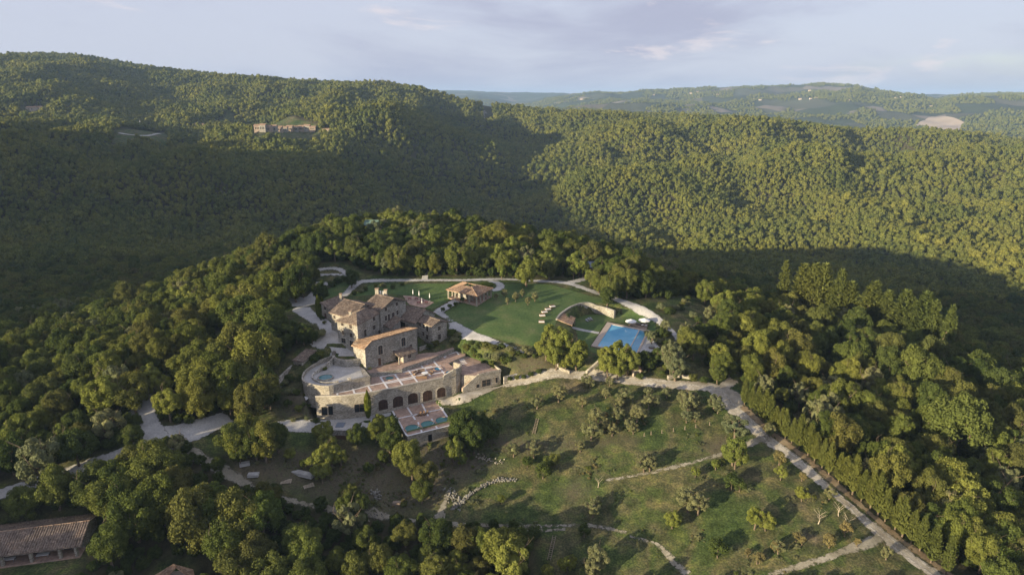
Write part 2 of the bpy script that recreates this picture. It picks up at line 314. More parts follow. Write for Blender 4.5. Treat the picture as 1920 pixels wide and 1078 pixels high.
# ------------------------------------------------------------------ tagging and mesh builder
def tag(o, label=None, cat=None, group=None, kind=None):
    if label: o['label'] = label
    if cat: o['category'] = cat
    if group: o['group'] = group
    if kind: o['kind'] = kind
    return o
def empty(name, loc, label, cat, group=None, rz=0.0):
    o = bpy.data.objects.new(name, None); col.objects.link(o); o.location = loc; o.rotation_euler = (0, 0, rz); o.empty_display_size = .5
    return tag(o, label, cat, group)
class MB:
    def __init__(s): s.v = []; s.f = []
    def poly(s, pts): k = len(s.v); s.v += [tuple(map(float, p)) for p in pts]; s.f.append(list(range(k, k+len(pts)))); return s
    def prism(s, base, z0, z1):
        """footprint polygon (ccw or cw), floor and top heights (numbers, or a list for the top)"""
        k = len(s.v); m = len(base); zt = z1 if isinstance(z1, (list, tuple)) else [z1]*m
        zb = z0 if isinstance(z0, (list, tuple)) else [z0]*m
        s.v += [(float(p[0]), float(p[1]), float(z)) for p, z in zip(base, zb)]+[(float(p[0]), float(p[1]), float(z)) for p, z in zip(base, zt)]
        s.f.append(list(range(k+m-1, k-1, -1))); s.f.append(list(range(k+m, k+2*m)))
        for i in range(m):
            j = (i+1) % m; s.f.append([k+i, k+j, k+m+j, k+m+i])
        return s
    def obox(s, o, ax, ay, az):
        """box from corner o with three edge vectors"""
        o, ax, ay, az = map(Vector, (o, ax, ay, az)); k = len(s.v)
        for c in (o, o+ax, o+ax+ay, o+ay, o+az, o+ax+az, o+ax+ay+az, o+ay+az): s.v.append(tuple(c))
        s.f += [[k+i for i in q] for q in ([3,2,1,0],[4,5,6,7],[0,1,5,4],[1,2,6,5],[2,3,7,6],[3,0,4,7])]; return s
    def cyl(s, c, r0, r1, z0, z1, n=16, a0=0.0):
        k = len(s.v)
        for z, r in ((z0, r0), (z1, r1)):
            for i in range(n): a = a0+6.2832*i/n; s.v.append((c[0]+r*math.cos(a), c[1]+r*math.sin(a), z))
        s.f.append(list(range(k+n-1, k-1, -1))); s.f.append(list(range(k+n, k+2*n)))
        for i in range(n): j = (i+1) % n; s.f.append([k+i, k+j, k+n+j, k+n+i])
        return s
    def tube(s, a, b, r0, r1, n=6):
        a = Vector(a); b = Vector(b); w = (b-a).normalized(); u = w.orthogonal().normalized(); t = w.cross(u); k = len(s.v)
        for c, r in ((a, r0), (b, r1)):
            for i in range(n): q = 6.2832*i/n; s.v.append(tuple(c+(u*math.cos(q)+t*math.sin(q))*r))
        s.f.append(list(range(k+n-1, k-1, -1))); s.f.append(list(range(k+n, k+2*n)))
        for i in range(n): j = (i+1) % n; s.f.append([k+i, k+j, k+n+j, k+n+i])
        return s
    def build(s, name, m, parent=None, smooth=False, label=None):
        o_ = parent.location if parent is not None else Vector((0, 0, 0))
        g = parent
        while g is not None and g.parent is not None: g = g.parent; o_ = o_+g.location
        me = bpy.data.meshes.new(name)
        rz = -parent.rotation_euler.z if parent is not None and abs(parent.rotation_euler.z) > 1e-6 and not s.__dict__.get('local') else 0
        if s.__dict__.get('local'): vv = s.v
        else:
            vv = [(x-o_[0], y-o_[1], z-o_[2]) for x, y, z in s.v]
            if rz: c_, s_ = math.cos(rz), math.sin(rz); vv = [(x*c_-y*s_, x*s_+y*c_, z) for x, y, z in vv]
        me.from_pydata(vv, [], s.f); me.update()
        import bmesh
        if len(s.f) < 20000 and not s.__dict__.get('noflip'):
            b = bmesh.new(); b.from_mesh(me); bmesh.ops.recalc_face_normals(b, faces=b.faces); b.to_mesh(me); b.free()
        if smooth:
            me.polygons.foreach_set('use_smooth', [True]*len(me.polygons))
        me.materials.append(M[m] if isinstance(m, str) else m)
        o = bpy.data.objects.new(name, me); col.objects.link(o); o.parent = parent
        if label: o['label'] = label
        return o
def LMB():
    m = MB(); m.local = True; return m
# ------------------------------------------------------------------ levels of the estate
ZT = -5.2                                   # brick roof terrace above the vaulted cellar
ZF = -3.25                                  # round fountain yard
ZPOOL = -2.2                                # lawn round the swimming pool
ZB = -12.0                                  # lane at the foot of the cellar wall
ZD = -12.1                                  # lower bathing deck
terrace_poly = pxl(Z2, [(150,402),(250,378),(480,345),(640,300),(655,230),(610,150),(930,150),(1180,60),(1395,-25),(1500,-5),(1500,30),(1345,100),(1400,150),(1400,200),(1300,230),(1080,275),(800,335),(600,372),(380,395)], ZT)
fount_poly = pxl(Z7, [(405,440),(440,350),(560,260),(735,205),(775,255),(1040,262),(1110,330),(1165,415),(1160,440),(900,470),(700,530),(520,510),(430,480)], ZF)
pool_poly = pxl(Z6, [(250,440),(262,410),(300,340),(360,305),(420,288),(520,283),(640,287),(735,294),(800,330),(900,380),(1112,440),(1090,700),(1000,725),(560,760),(430,700),(300,560)], ZPOOL)
pool_wide = pxl(Z6, [(800,330),(960,330),(1100,400),(1180,500),(1215,620),(1200,715),(1000,725),(560,760)], ZPOOL)
front_poly = pxl(Z2, [(150,590),(130,500),(600,480),(900,430),(1300,360),(1440,330),(1465,355),(1300,420),(1240,425),(830,505),(835,560),(600,600),(300,600)], -12)
deck_poly = pxl(Z2, [(830,505),(1230,420),(1378,640),(978,755)], ZD)
serv_poly = pxl(Z2, [(1460,215),(1600,190),(1660,205),(1812,172),(1700,90),(1500,20),(1345,100),(1400,150)], -6.2)
garage_poly = pxl(Z2, [(240,650),(300,600),(600,585),(600,610),(482,668),(482,705),(270,700)], -12.2)
right_poly = pxl(Z2, [(1455,345),(1530,335),(1835,262),(1900,285),(1700,350),(1450,400)], -10.3)
bed_poly = pxl(Z7, [(100,470),(385,470),(430,520),(560,585),(620,600),(535,612),(470,625),(250,612),(100,580)], -5.8)
farm_poly = pxl(Z5, [(-300,780),(-300,560),(600,430),(640,640),(560,720),(0,820)], -21)
_fc = (sum(p[0] for p in fount_poly)/len(fount_poly), sum(p[1] for p in fount_poly)/len(fount_poly))
fount_big = [(p[0]+(p[0]-_fc[0])/math.hypot(p[0]-_fc[0], p[1]-_fc[1])*.7, p[1]+(p[1]-_fc[1])/math.hypot(p[0]-_fc[0], p[1]-_fc[1])*.7) for p in fount_poly]
FLAT += [(terrace_poly, ZT-1.5, 2.0, True), (serv_poly, -8.5, 2.0, True), (deck_poly, ZD-1.2, 1.2, True), (garage_poly, -14.0, 1.5, True),
         ([(-55,192.5),(-43.5,192.5),(-43,195),(-47,196.5),(-54.5,195.5)], -1.4, 3.0, False), (fount_big, ZF-.5, .5, False), (right_poly, -10.4, 2.5, False), (farm_poly, -21.3, 6.0, False), (bed_poly, -5.8, 2.0, False), (pool_wide, ZPOOL, 6.0, False), (pool_poly, ZPOOL, 1.0, False), (front_poly, -12.25, 3.0, False)]
# ------------------------------------------------------------------ the ground, one sheet in rings round the viewpoint
def build_ground():
    th = np.concatenate([np.radians(np.arange(-180, -62, 4)), np.radians(np.arange(-62, -42, 1.0)), np.radians(np.arange(-42, 42, .22)), np.radians(np.arange(42, 62, 1.0)), np.radians(np.arange(62, 180.1, 4))])
    rs = np.concatenate([[4, 12, 25, 40, 55, 70, 80, 90, 96], np.arange(100, 300, .9), np.exp(np.arange(math.log(300), math.log(2500), .006)), np.exp(np.arange(math.log(2500), math.log(19000), .012))])
    T, Rr = np.meshgrid(th, rs); X = Rr*np.sin(T); Y = Rr*np.cos(T)
    Z = h(X.ravel(), Y.ravel()).reshape(X.shape)
    return th, rs, X, Y, Z
TH, RS, GX, GY, GZ = build_ground()
def gh(x, y):
    x = np.atleast_1d(np.asarray(x, float)); y = np.atleast_1d(np.asarray(y, float))
    t = np.arctan2(x, y); r = np.hypot(x, y)
    i = np.clip(np.searchsorted(TH, t)-1, 0, len(TH)-2); j = np.clip(np.searchsorted(RS, r)-1, 0, len(RS)-2)
    a = (t-TH[i])/(TH[i+1]-TH[i]); b = (r-RS[j])/(RS[j+1]-RS[j])
    return (GZ[j, i]*(1-a)+GZ[j, i+1]*a)*(1-b)+(GZ[j+1, i]*(1-a)+GZ[j+1, i+1]*a)*b
def g1(x, y): return float(gh(x, y)[0])
# open (unwooded) areas, photo pixels
OPENPX = [
 (FULL, [(535,610),(560,575),(590,560),(588,505),(600,492),(650,492),(690,514),(800,519),(1000,519),(1050,522),(1090,515),(1120,530),(1160,560),(1200,560),(1250,560),(1300,555),(1350,575),(1345,625),(1290,640),(1330,690),(1385,700),(1400,735),(1500,800),(1560,860),(1650,950),(1800,1078),(1860,1140),(1000,1140),(1000,990),(830,985),(700,970),(560,945),(480,915),(440,895),(370,850),(330,835),(290,830),(252,850),(130,905),(0,945),(-60,960),(-60,915),(0,905),(126,868),(215,838),(270,800),(255,760),(262,730),(300,725),(300,790),(350,795),(430,765),(520,755),(500,700),(560,650),(545,625)]),
 (FULL, [(395,630),(450,600),(520,555),(575,545),(600,580),(540,610),(470,640)]),
 (FULL, [(0,960),(190,955),(200,1000),(150,1078),(150,1150),(-80,1150),(-80,960)]),
 (FULL, [(290,1045),(360,1045),(380,1150),(250,1150)]),
]
OPEN = []
for zf, pts in OPENPX: OPEN.append(pxl(zf, pts))
FAROPEN = [pxl(FULL, p) for p in ([(214,246),(312,246),(316,282),(210,282)], [(430,205),(445,232),(400,232)], [(40,203),(80,201),(80,216),(40,216)], [(890,190),(904,192),(926,228),(906,228)], [(474,268),(604,268),(600,240),(480,240)])]
BIGFIELD = pxl(FULL, [(1716,237),(1746,222),(1790,224),(1808,232),(1798,248),(1745,246)])
def sins(x, y, seed, base, k=5):
    r = np.random.default_rng(seed); s = np.zeros_like(x)
    for q in range(k):
        a = r.uniform(0, 6.28); s += np.sin((x*math.cos(a)+y*math.sin(a))*6.283/(base*(.6+.5*q/k*2))+r.uniform(0, 6.28))
    return s/k
def fieldness(x, y):
    r = np.hypot(x, y)
    a = sins(x, y, 3, 900)+.7*sins(x, y, 4, 300)
    f = np.clip((a+.02)*4, 0, 1)*np.clip((r-2700)/500, 0, 1)
    f = np.where(inpoly(x, y, BIGFIELD), 1.0, f)
    return f
def openness(x, y):
    o = np.zeros(len(x))
    for p in OPEN:
        ins = inpoly(x, y, p); dd = polydist(x, y, p); o = np.maximum(o, np.where(ins, np.clip(dd/3+.3, 0, 1), np.clip(.3-dd/6, 0, 1)))
    for p in FAROPEN: o = np.maximum(o, inpoly(x, y, p)*1.0)
    return o
DRY = [pxl(B1, [(420,200),(620,230),(760,180),(1100,190),(1300,150),(1620,190),(1760,300),(1620,340),(1400,440),(1330,560),(1000,590),(700,520),(430,430),(150,330),(40,260),(150,230)]),
       pxl(B2, [(480,600),(400,640),(480,690),(560,640)]), pxl(B2, [(1120,430),(1230,380),(1300,420),(1180,480)]), pxl(B2, [(0,380),(130,370),(260,400),(500,400),(700,380),(800,390),(560,430),(300,450),(60,440)]),
       pxl(Z3, [(560,800),(700,730),(860,740),(960,790),(900,830),(700,850),(560,870)]), pxl(Z7, [(120,660),(500,640),(620,800),(580,880),(250,900),(120,800)]), pxl(B5, [(560,300),(700,300),(720,350),(560,360)])]
def mesh_ground():
    nr, nt_ = GX.shape; V = np.stack([GX, GY, GZ], -1).reshape(-1, 3)
    idx = np.arange(nr*nt_).reshape(nr, nt_)
    q = np.stack([idx[:-1, :-1], idx[:-1, 1:], idx[1:, 1:], idx[1:, :-1]], -1).reshape(-1, 4)[:, ::-1]
    me = bpy.data.meshes.new('ground'); me.vertices.add(len(V)); me.vertices.foreach_set('co', V.ravel().astype(np.float32))
    me.loops.add(q.size); me.loops.foreach_set('vertex_index', q.ravel().astype(np.int32)); me.polygons.add(len(q))
    me.polygons.foreach_set('loop_start', np.arange(0, q.size, 4).astype(np.int32)); me.polygons.foreach_set('use_smooth', np.ones(len(q), bool)); me.update(); me.validate()
    for nm in ('open', 'far', 'field', 'dry'):
        at_ = me.attributes.new(nm, 'FLOAT', 'POINT'); x = V[:, 0]; y = V[:, 1]; r = np.hypot(x, y)
        if nm == 'open': val = np.zeros(len(V)); m = r < 1400; val[m] = openness(x[m], y[m])
        elif nm == 'dry':
            val = np.zeros(len(V)); m = r < 260; xx, yy = x[m], y[m]; vv_ = np.zeros(m.sum())
            for pp in DRY: dd = polydist(xx, yy, pp); vv_ = np.maximum(vv_, np.where(inpoly(xx, yy, pp), np.clip(.5+dd/5, 0, 1), np.clip(.5-dd/5, 0, 1)))
            val[m] = vv_*np.clip(.9+.6*sins(xx, yy, 31, 14), 0, 1)
        elif nm == 'far': val = np.clip((r-1900)/400, 0, 1)
        else: val = fieldness(x, y)
        at_.data.foreach_set('value', val.astype(np.float32))
    me.materials.append(M['ground']); o = bpy.data.objects.new('ground', me); col.objects.link(o); tag(o, kind='structure'); return o
ground = mesh_ground()
def drape(name, poly, m, off=.06, step=1.6, edge=1.2, jit=.12, z=None, kind='structure', parent=None):
    pts = []; k = len(poly)
    for i in range(k):
        a = poly[i]; b = poly[(i+1) % k]; L_ = math.hypot(b[0]-a[0], b[1]-a[1]); n_ = max(1, int(L_/edge))
        for j in range(n_): t = j/n_; pts.append((a[0]+(b[0]-a[0])*t+random.uniform(-jit, jit), a[1]+(b[1]-a[1])*t+random.uniform(-jit, jit)))
    xs = [p[0] for p in pts]; ys = [p[1] for p in pts]; nb = len(pts)
    gx, gy = np.meshgrid(np.arange(min(xs), max(xs), step), np.arange(min(ys), max(ys), step)); gx = gx.ravel(); gy = gy.ravel()
    ok = inpoly(gx, gy, pts) & (polydist(gx, gy, pts) > step*.3)
    allp = [Vector(p) for p in pts]+[Vector((a, b)) for a, b in zip(gx[ok], gy[ok])]
    r = delaunay_2d_cdt(allp, [], [list(range(nb))], 1, 1e-4)
    vx = np.array([v[0] for v in r[0]]); vy = np.array([v[1] for v in r[0]])
    vz = (gh(vx, vy)+off) if z is None else np.full(len(vx), z)
    return r, vx, vy, vz
def sheet(name, polys, m, off=.06, step=1.6, z=None, jit=.12, kind='structure', parent=None, edge=1.2):
    V = []; Fc = []; Ed = []
    for p in polys:
        r, vx, vy, vz = drape(name, p, m, off, step, edge, jit, z); k = len(V); V += list(zip(vx, vy, vz)); Fc += [[k+i for i in f] for f in r[2]]; Ed += list(polydist(vx, vy, p))
    b = MB(); b.v = V; b.f = Fc; b.noflip = True; o = b.build(name, m, parent, smooth=True)
    a_ = o.data.attributes.new('edge', 'FLOAT', 'POINT'); a_.data.foreach_set('value', np.array(Ed, np.float32))
    if kind: tag(o, kind=kind)
    return o
def ribbon(pts, w, jitter=.0):
    """road polygon round a centre line; w is one width or one per point"""
    out_ = []; k = len(pts); 
    # resample with catmull-rom
    P_ = [Vector(p) for p in pts]; Q = []; W = []
    for i in range(k-1):
        p0 = P_[max(i-1, 0)]; p1 = P_[i]; p2 = P_[i+1]; p3 = P_[min(i+2, k-1)]; n_ = max(2, int((p2-p1).length/3))
        for j in range(n_):
            t = j/n_; Q.append(.5*((2*p1)+(-p0+p2)*t+(2*p0-5*p1+4*p2-p3)*t*t+(-p0+3*p1-3*p2+p3)*t**3)); W.append((w[i]*(1-t)+w[i+1]*t) if isinstance(w, list) else w)
    Q.append(P_[-1]); W.append(w[-1] if isinstance(w, list) else w)
    l = []; r = []
    for i, q in enumerate(Q):
        t = (Q[min(i+1, len(Q)-1)]-Q[max(i-1, 0)]).normalized(); nrm = Vector((-t.y, t.x)); ww = W[i]*(1+random.uniform(-jitter, jitter))/2
        l.append(tuple(q+nrm*ww)); r.append(tuple(q-nrm*ww))
    return l+r[::-1]
# ------------------------------------------------------------------ crowns (unit size, many leaf-sized faces)
def leafcloud(centers, radii, n, size, seed, up=.35, stretch=1.0, rnd=.55):
    r = np.random.default_rng(seed); k = len(centers); w = radii**2/np.sum(radii**2)
    li = r.choice(k, n, p=w); dr = r.normal(size=(n, 3)); dr[:, 2] += up; 
    out_ = centers[li]/np.maximum(np.linalg.norm(centers[li], axis=1, keepdims=True), .05); dr += out_*.7
    dr /= np.linalg.norm(dr, axis=1, keepdims=True)
    p = centers[li]+dr*(radii[li]*r.uniform(.80, 1.26, n))[:, None]
    nm = dr+r.normal(size=(n, 3))*rnd; nm /= np.linalg.norm(nm, axis=1, keepdims=True)
    return quads(p, nm, size, r, stretch)
def quads(p, nm, size, r, stretch=1.0):
    n = len(p); a = r.normal(size=(n, 3)); u = np.cross(nm, a); u /= np.linalg.norm(u, axis=1, keepdims=True); w = np.cross(nm, u)
    s = size*r.uniform(.6, 1.35, n)[:, None] if np.isscalar(size) else (size*r.uniform(.7, 1.3, n))[:, None]
    s2 = s*r.uniform(.6, 1.0, n)[:, None]*stretch
    bend = nm*s*.25
    v = np.stack([p-u*s, p-w*s2+bend, p+u*s, p+w*s2+bend], 1).reshape(-1, 3)
    return v, np.arange(n*4).reshape(n, 4)
def ico(c, rad, sub=1, seed=0):
    import bmesh
    b = bmesh.new(); bmesh.ops.create_icosphere(b, subdivisions=sub, radius=1); rr = random.Random(seed)
    v = [(c[0]+x.co.x*rad*rr.uniform(.85, 1.1), c[1]+x.co.y*rad*rr.uniform(.85, 1.1), c[2]+x.co.z*rad*rr.uniform(.85, 1.1)) for x in b.verts]; f = [[q.index for q in t.verts] for t in b.faces]; b.free(); return v, f
def make_mesh(name, parts, m):
    V = []; Fc = []
    for v, f in parts:
        k = len(V); V += [tuple(x) for x in np.asarray(v).tolist()]; Fc += [[k+i for i in q] for q in np.asarray(f).tolist()] if not isinstance(f, list) else [[k+i for i in q] for q in f]
    me = bpy.data.meshes.new(name); me.from_pydata(V, [], Fc); me.update(); me.materials.append(M[m]); return me
def broad_crown(seed, m, nl=20, n=1700, size=.085, spread=.62, lr=(.27, .42), core=.76, name='crown'):
    r = np.random.default_rng(seed); c = []
    while len(c) < nl:
        q = r.normal(size=3); q /= np.linalg.norm(q); q *= spread*r.uniform(.72, 1.12)
        q[2] = q[2]*.95
        if q[2] < -.78: continue
        if all(np.linalg.norm(q-x) > .24 for x in c) or r.random() < .1: c.append(q)
    c = np.array(c); rad = r.uniform(lr[0], lr[1], nl)*np.where(c[:, 2] < -.2, .8, 1)
    parts = [leafcloud(c, rad, n, size, seed+50)]
    if core: 
        for i in range(nl): parts.append(ico(c[i], rad[i]*core, 1, seed+i))
        parts.append(ico((0, 0, 0), spread*.5, 1, seed+99))
    return make_mesh(name, parts, m)
def far_crown(seed, m):
    return broad_crown(seed, m, nl=8, n=110, size=.14, spread=.5, lr=(.38, .52), core=.92)
def cone_crown(seed, m, n=1500, power=.85, size=.055, fir=True, levels=17):
    """unit: height 0..1, widest radius .5 near the foot; branches in uneven whorls"""
    r = np.random.default_rng(seed); Pp = []; Nm = []; Sz = []
    per = n//(levels*9)+1
    for l in range(levels):
        t = (l+r.uniform(-.3, .3))/levels; t = min(max(t, .01), .985); R_ = .5*(1-t)**power*(1 if t > .08 else .75)
        for b in range(9 if t < .6 else 6):
            a = r.uniform(0, 6.283); Rb = R_*r.uniform(.72, 1.18)
            for j in range(per+2):
                s = (j+r.uniform(0, 1))/(per+2); s = .25+.78*s
                x = Rb*s; z = t+(-.10*s*R_*2+.09*s*s*R_*2) if fir else t+.16*s*R_
                Pp.append((x*math.cos(a)+r.normal()*.012, x*math.sin(a)+r.normal()*.012, z+r.normal()*.008)); Nm.append((r.normal()*.35+.25*math.cos(a), r.normal()*.35+.25*math.sin(a), 1.0)); Sz.append(size*(1.15-.55*s)*(1.05-.5*t))
    Pp = np.array(Pp); Nm = np.array(Nm); Nm /= np.linalg.norm(Nm, axis=1, keepdims=True)
    v, f = quads(Pp, Nm, np.array(Sz), r, .8)
    b = MB(); k = 9; b.cyl((0, 0), .12, .01, .04, .93, k)
    return make_mesh('crown', [(v, f), (b.v, b.f)], m)
def spray_crown(seed, m, levels=24, per=11, power=.7, up=.25, droop=.0, sprigs=7, bl=1.0):
    """conifer, unit: height 0..1, widest radius .5; every branch is a spray of narrow sprigs"""
    r = random.Random(seed); V = []; Fc = []
    def blade(p, d_, l, w_):
        s_ = d_.cross(Vector((r.uniform(-.4, .4), r.uniform(-.4, .4), 1))).normalized()*w_; q = p+d_*l; mdl = p+d_*l*.45
        k = len(V); V.extend([tuple(p), tuple(mdl+s_), tuple(q), tuple(mdl-s_)]); Fc.append([k, k+1, k+2, k+3])
    lean = Vector((r.uniform(-.02, .02), r.uniform(-.02, .02), 0))
    for l in range(levels):
        t = (l+r.uniform(-.35, .35))/levels; t = min(max(t, .015), .97); R_ = .5*(1-t)**power*(.72 if t < .07 else 1)
        for b in range(per if t < .7 else per-4):
            a = r.uniform(0, 6.283); Rb = R_*r.uniform(.62, 1.22); d_ = Vector((math.cos(a), math.sin(a), up-droop*(1-t)+r.uniform(-.1, .12))).normalized(); o_ = Vector((0, 0, t))+lean*t*4
            for j in range(sprigs):
                s = .22+.78*(j+r.random())/sprigs; p = o_+Vector((d_.x*Rb*s, d_.y*Rb*s, d_.z*Rb*s*.5)); side = Vector((-d_.y, d_.x, 0))*r.uniform(-1, 1)
                dd = (d_+side*.9+Vector((0, 0, r.uniform(-.1, .5)))).normalized(); L_ = (.085+.05*(1-t))*bl*r.uniform(.7, 1.25)*(1.15-.5*s); blade(p, dd, L_, L_*.2)
    b = MB(); b.cyl((0, 0), .08, .01, .03, .95, 7)
    return make_mesh('crown', [(V, Fc), (b.v, b.f)], m)
def column_crown(seed, m, n=1300):
    r = np.random.default_rng(seed); t = r.uniform(0, 1, n); prof = .5*np.clip(np.sin(np.pi*np.clip(t*.86+.1, 0, 1))**.6, .05, 1)*np.where(t > .75, (1-t)/.25*.75+.25, 1)
    a = r.uniform(0, 6.283, n); R_ = prof*r.uniform(.82, 1.1, n)
    p = np.stack([R_*np.cos(a), R_*np.sin(a), t], 1); nm = np.stack([np.cos(a), np.sin(a), .3+r.normal(size=n)*.3], 1)+r.normal(size=(n, 3))*.4; nm /= np.linalg.norm(nm, axis=1, keepdims=True)
    v, f = quads(p, nm, .05, r, 1)
    f2 = []; v2 = []; b = MB(); b.cyl((0, 0), .30, .40, .0, .3, 10); b.cyl((0, 0), .40, .36, .3, .7, 10); b.cyl((0, 0), .36, .03, .7, .97, 10)
    return make_mesh('crown', [(v, f), (b.v, b.f)], m)
def trunk_mesh(seed, m='bark', limbs=5, r0=.035, bare=False):
    """unit: 1 high; the limbs fork into the crown"""
    r = random.Random(seed); b = MB(); p = Vector((0, 0, -.03)); rad = r0; n = 4
    top = []
    for i in range(n):
        q = p+Vector((r.uniform(-.03, .03), r.uniform(-.03, .03), .62/n if not bare else .5/n)); b.tube(p, q, rad, rad*.82, 7); p = q; rad *= .82; top.append((Vector(p), rad))
    for l in range(limbs):
        s, rr = top[min(3, 1+l % 3)]; a = l*6.283/limbs+r.uniform(-.4, .4); c = s+Vector((math.cos(a)*.13, math.sin(a)*.13, r.uniform(.10, .2))); e = c+Vector((math.cos(a)*.14, math.sin(a)*.14, r.uniform(.08, .22)))
        b.tube(s, c, rr*.6, rr*.42, 5); b.tube(c, e, rr*.42, rr*.15, 5)
        for k in range(4 if bare else 2):
            t = e+Vector((r.uniform(-.15, .15), r.uniform(-.15, .15), r.uniform(.03, .18))); b.tube(c if k % 2 else e, t, rr*.25, rr*.06, 4)
    return make_mesh('trunk', [(b.v, b.f)], m)
CR = {}
CR['oak'] = [broad_crown(10+i, 'oak', nl=34+3*(i % 3), n=7500, size=.036, spread=.70, lr=(.19, .32)) for i in range(6)]
CR['bright'] = [broad_crown(30+i, 'bright', nl=26, n=5500, size=.040, spread=.72, lr=(.17, .30), core=.74) for i in range(3)]
CR['dark'] = [broad_crown(40+i, 'dark', nl=38, n=7500, size=.034, spread=.70, lr=(.2, .29)) for i in range(3)]
CR['olive'] = [broad_crown(50+i, 'olive', nl=26, n=4600, size=.042, spread=.74, lr=(.13, .24), core=.45) for i in range(3)]
CR['tan'] = [broad_crown(56, 'tan', nl=12, n=900, size=.08, spread=.62, lr=(.2, .32), core=.6)]
CR['shrub'] = [broad_crown(60+i, ('oak', 'dark', 'olive')[i], nl=16, n=1600, size=.065, spread=.6, lr=(.3, .42)) for i in range(3)]
CR['fir'] = [spray_crown(70+i, 'conifer', 26, 17, .52, .30, .25, 11, 1.25) for i in range(3)]
CR['hedge'] = [spray_crown(75+i, 'conifer', 30, 15, .60, .75, .0, 9, 1.15) for i in range(3)]
CR['cypress'] = [column_crown(80, 'cypress')]
CR['far'] = [far_crown(90+i, 'farleaf') for i in range(5)]
TR = {'n': [trunk_mesh(1), trunk_mesh(2), trunk_mesh(3)], 'olive': [trunk_mesh(5, 'bark', 6, .05)], 'bare': [trunk_mesh(8, 'deadwood', 6, .03, True)], 'pole': [trunk_mesh(9, 'bark', 0, .022)]}
NAMES = {'oak': 'oak_tree', 'bright': 'maple_tree', 'dark': 'holm_oak', 'olive': 'olive_tree', 'tan': 'dry_bush', 'shrub': 'shrub', 'fir': 'fir_tree', 'hedge': 'hedge_conifer', 'cypress': 'cypress_tree', 'bare': 'dead_tree', 'far': 'oak_tree'}
TREES = []                                   # x, y, R, kind, object
def plant(kind, x, y, R, H=None, asp=1.0, var=None, z=None, reg=True):
    """tree at (x, y): crown half width R, total height H"""
    z = g1(x, y) if z is None else z; H = H or (2*R*asp+1.2)
    o = empty(NAMES[kind], (x, y, z), None, 'shrub' if kind in ('shrub', 'tan') else 'tree', rz=random.uniform(0, 6.28))
    v = var if var is not None else random.randrange(100)
    tk = 'olive' if kind in ('olive', 'tan') else 'bare' if kind == 'bare' else 'pole' if kind in ('fir', 'hedge', 'cypress') else 'n'
    t = bpy.data.objects.new('trunk', TR[tk][v % len(TR[tk])]); col.objects.link(t); t.parent = o; s = (H-R*asp*.9)/.62 if kind not in ('bare', 'fir', 'hedge', 'cypress') else H
    s = max(s, .5); t.scale = (s, s, s)
    if kind != 'bare':
        me = CR[kind][v % len(CR[kind])]; c = bpy.data.objects.new('crown', me); col.objects.link(c); c.parent = o
        if kind in ('fir', 'hedge', 'cypress'): c.scale = (2*R, 2*R, H*.95); c.location = (0, 0, H*.06)
        else: c.scale = (R, R*random.uniform(.9, 1.1), R*asp); c.location = (0, 0, H-R*asp)
    o['_r'] = R; o['_h'] = H
    TREES.append((x, y, R, kind, o)); return o
def crown_at(kind, zf, cx, cy, rp, H=None, asp=1.0, hmul=1.0, var=None):
    """tree whose crown centre and half width were read off the photo"""
    s = {Z1: 4.8, Z2: 4.8, Z3: 3.84, Z4: 3.17, Z5: 3.2, Z6: 5.988, Z7: 5.988, B1: 3.2, B2: 2.708, B3: 2.708, B4: 2.667, B5: 2.667, FULL: 1}[zf]
    u, v = zf(cx, cy); x, y, z = at(u, v, 4)
    for _ in range(2):
        D = math.sqrt(x*x+y*y+(CZ-z)**2); R = rp/s/F*D*1.05; Ht = H or (2*R*asp*.97+(.35 if kind in ('shrub', 'tan') else .5 if R < 2.2 else .9))*hmul
        mid = Ht*.55 if kind in ('fir', 'hedge', 'cypress') else Ht-R*asp
        x, y, z = at(u, v, mid)
    return plant(kind, x, y, R, Ht, asp, var)
# ------------------------------------------------------------------ roads, paths, lawns
def w(zf, pts, z=None): return pxl(zf, pts, z)
R_ = lambda zf, pts, wd, j=.08: ribbon(w(zf, pts), wd, j)
yard = w(Z1, [(545,826),(470,842),(340,832)], -1.55)+w(Z1, [(300,815),(262,785)], -1.2)+w(Z1, [(150,735),(100,700),(180,640),(190,580),(100,500),(0,440),(-60,400),(-40,365),(100,362),(175,440),(260,470),(350,560),(430,600),(560,700),(600,790)])
sheet('gravel_yard', [yard], 'gravel', .07)
sheet('gravel_parking', [w(B5, [(375,500),(430,478),(520,470),(555,430),(530,400),(590,395),(640,400),(600,440),(590,500),(520,520),(440,520),(370,530)]), w(B5, [(110,640),(180,615),(250,620),(240,660),(180,690)])], 'gravel', .07)
sheet('upper_road', [R_(FULL, [(645,556),(655,545),(672,531),(700,527),(792,526),(870,526),(942,524),(1000,527),(1060,531),(1097,542),(1125,552),(1150,560),(1175,569),(1200,580),(1227,595),(1248,612),(1262,624),(1272,640)], [3,3.2,3.8,3.4,2.6,2.6,2.8,2.8,3.2,3.2,3,3.5,4.5,4,3.5,3,2.5,2])], 'gravel', .17, 1.0)
sheet('side_track', [R_(FULL, [(1062,532),(1082,527),(1104,521),(1120,516)], 3.5), R_(B5, [(530,365),(600,362),(690,362),(760,385)], 2.5), R_(FULL, [(668,532),(650,512),(625,503),(590,508)], 3)], 'gravel', .10)
sheet('garden_road', [w(Z1, [(1215,400),(1260,370),(1330,430),(1400,490),(1480,530),(1620,600),(1780,660),(1930,720),(2060,760),(2060,800),(1900,750),(1700,690),(1560,660),(1480,690),(1430,700),(1465,650),(1460,600),(1410,570),(1350,560),(1345,490),(1210,410)])], 'gravel', .07)
sheet('pavilion_path', [w(Z1, [(1215,395),(1410,285),(1540,275),(1430,330),(1310,412),(1270,420)])], 'gravel', .09)
sheet('pavilion_forecourt', [R_(Z3, [(440,190),(500,190),(535,215),(515,240),(470,248)], 3.2)], 'gravel', .10)
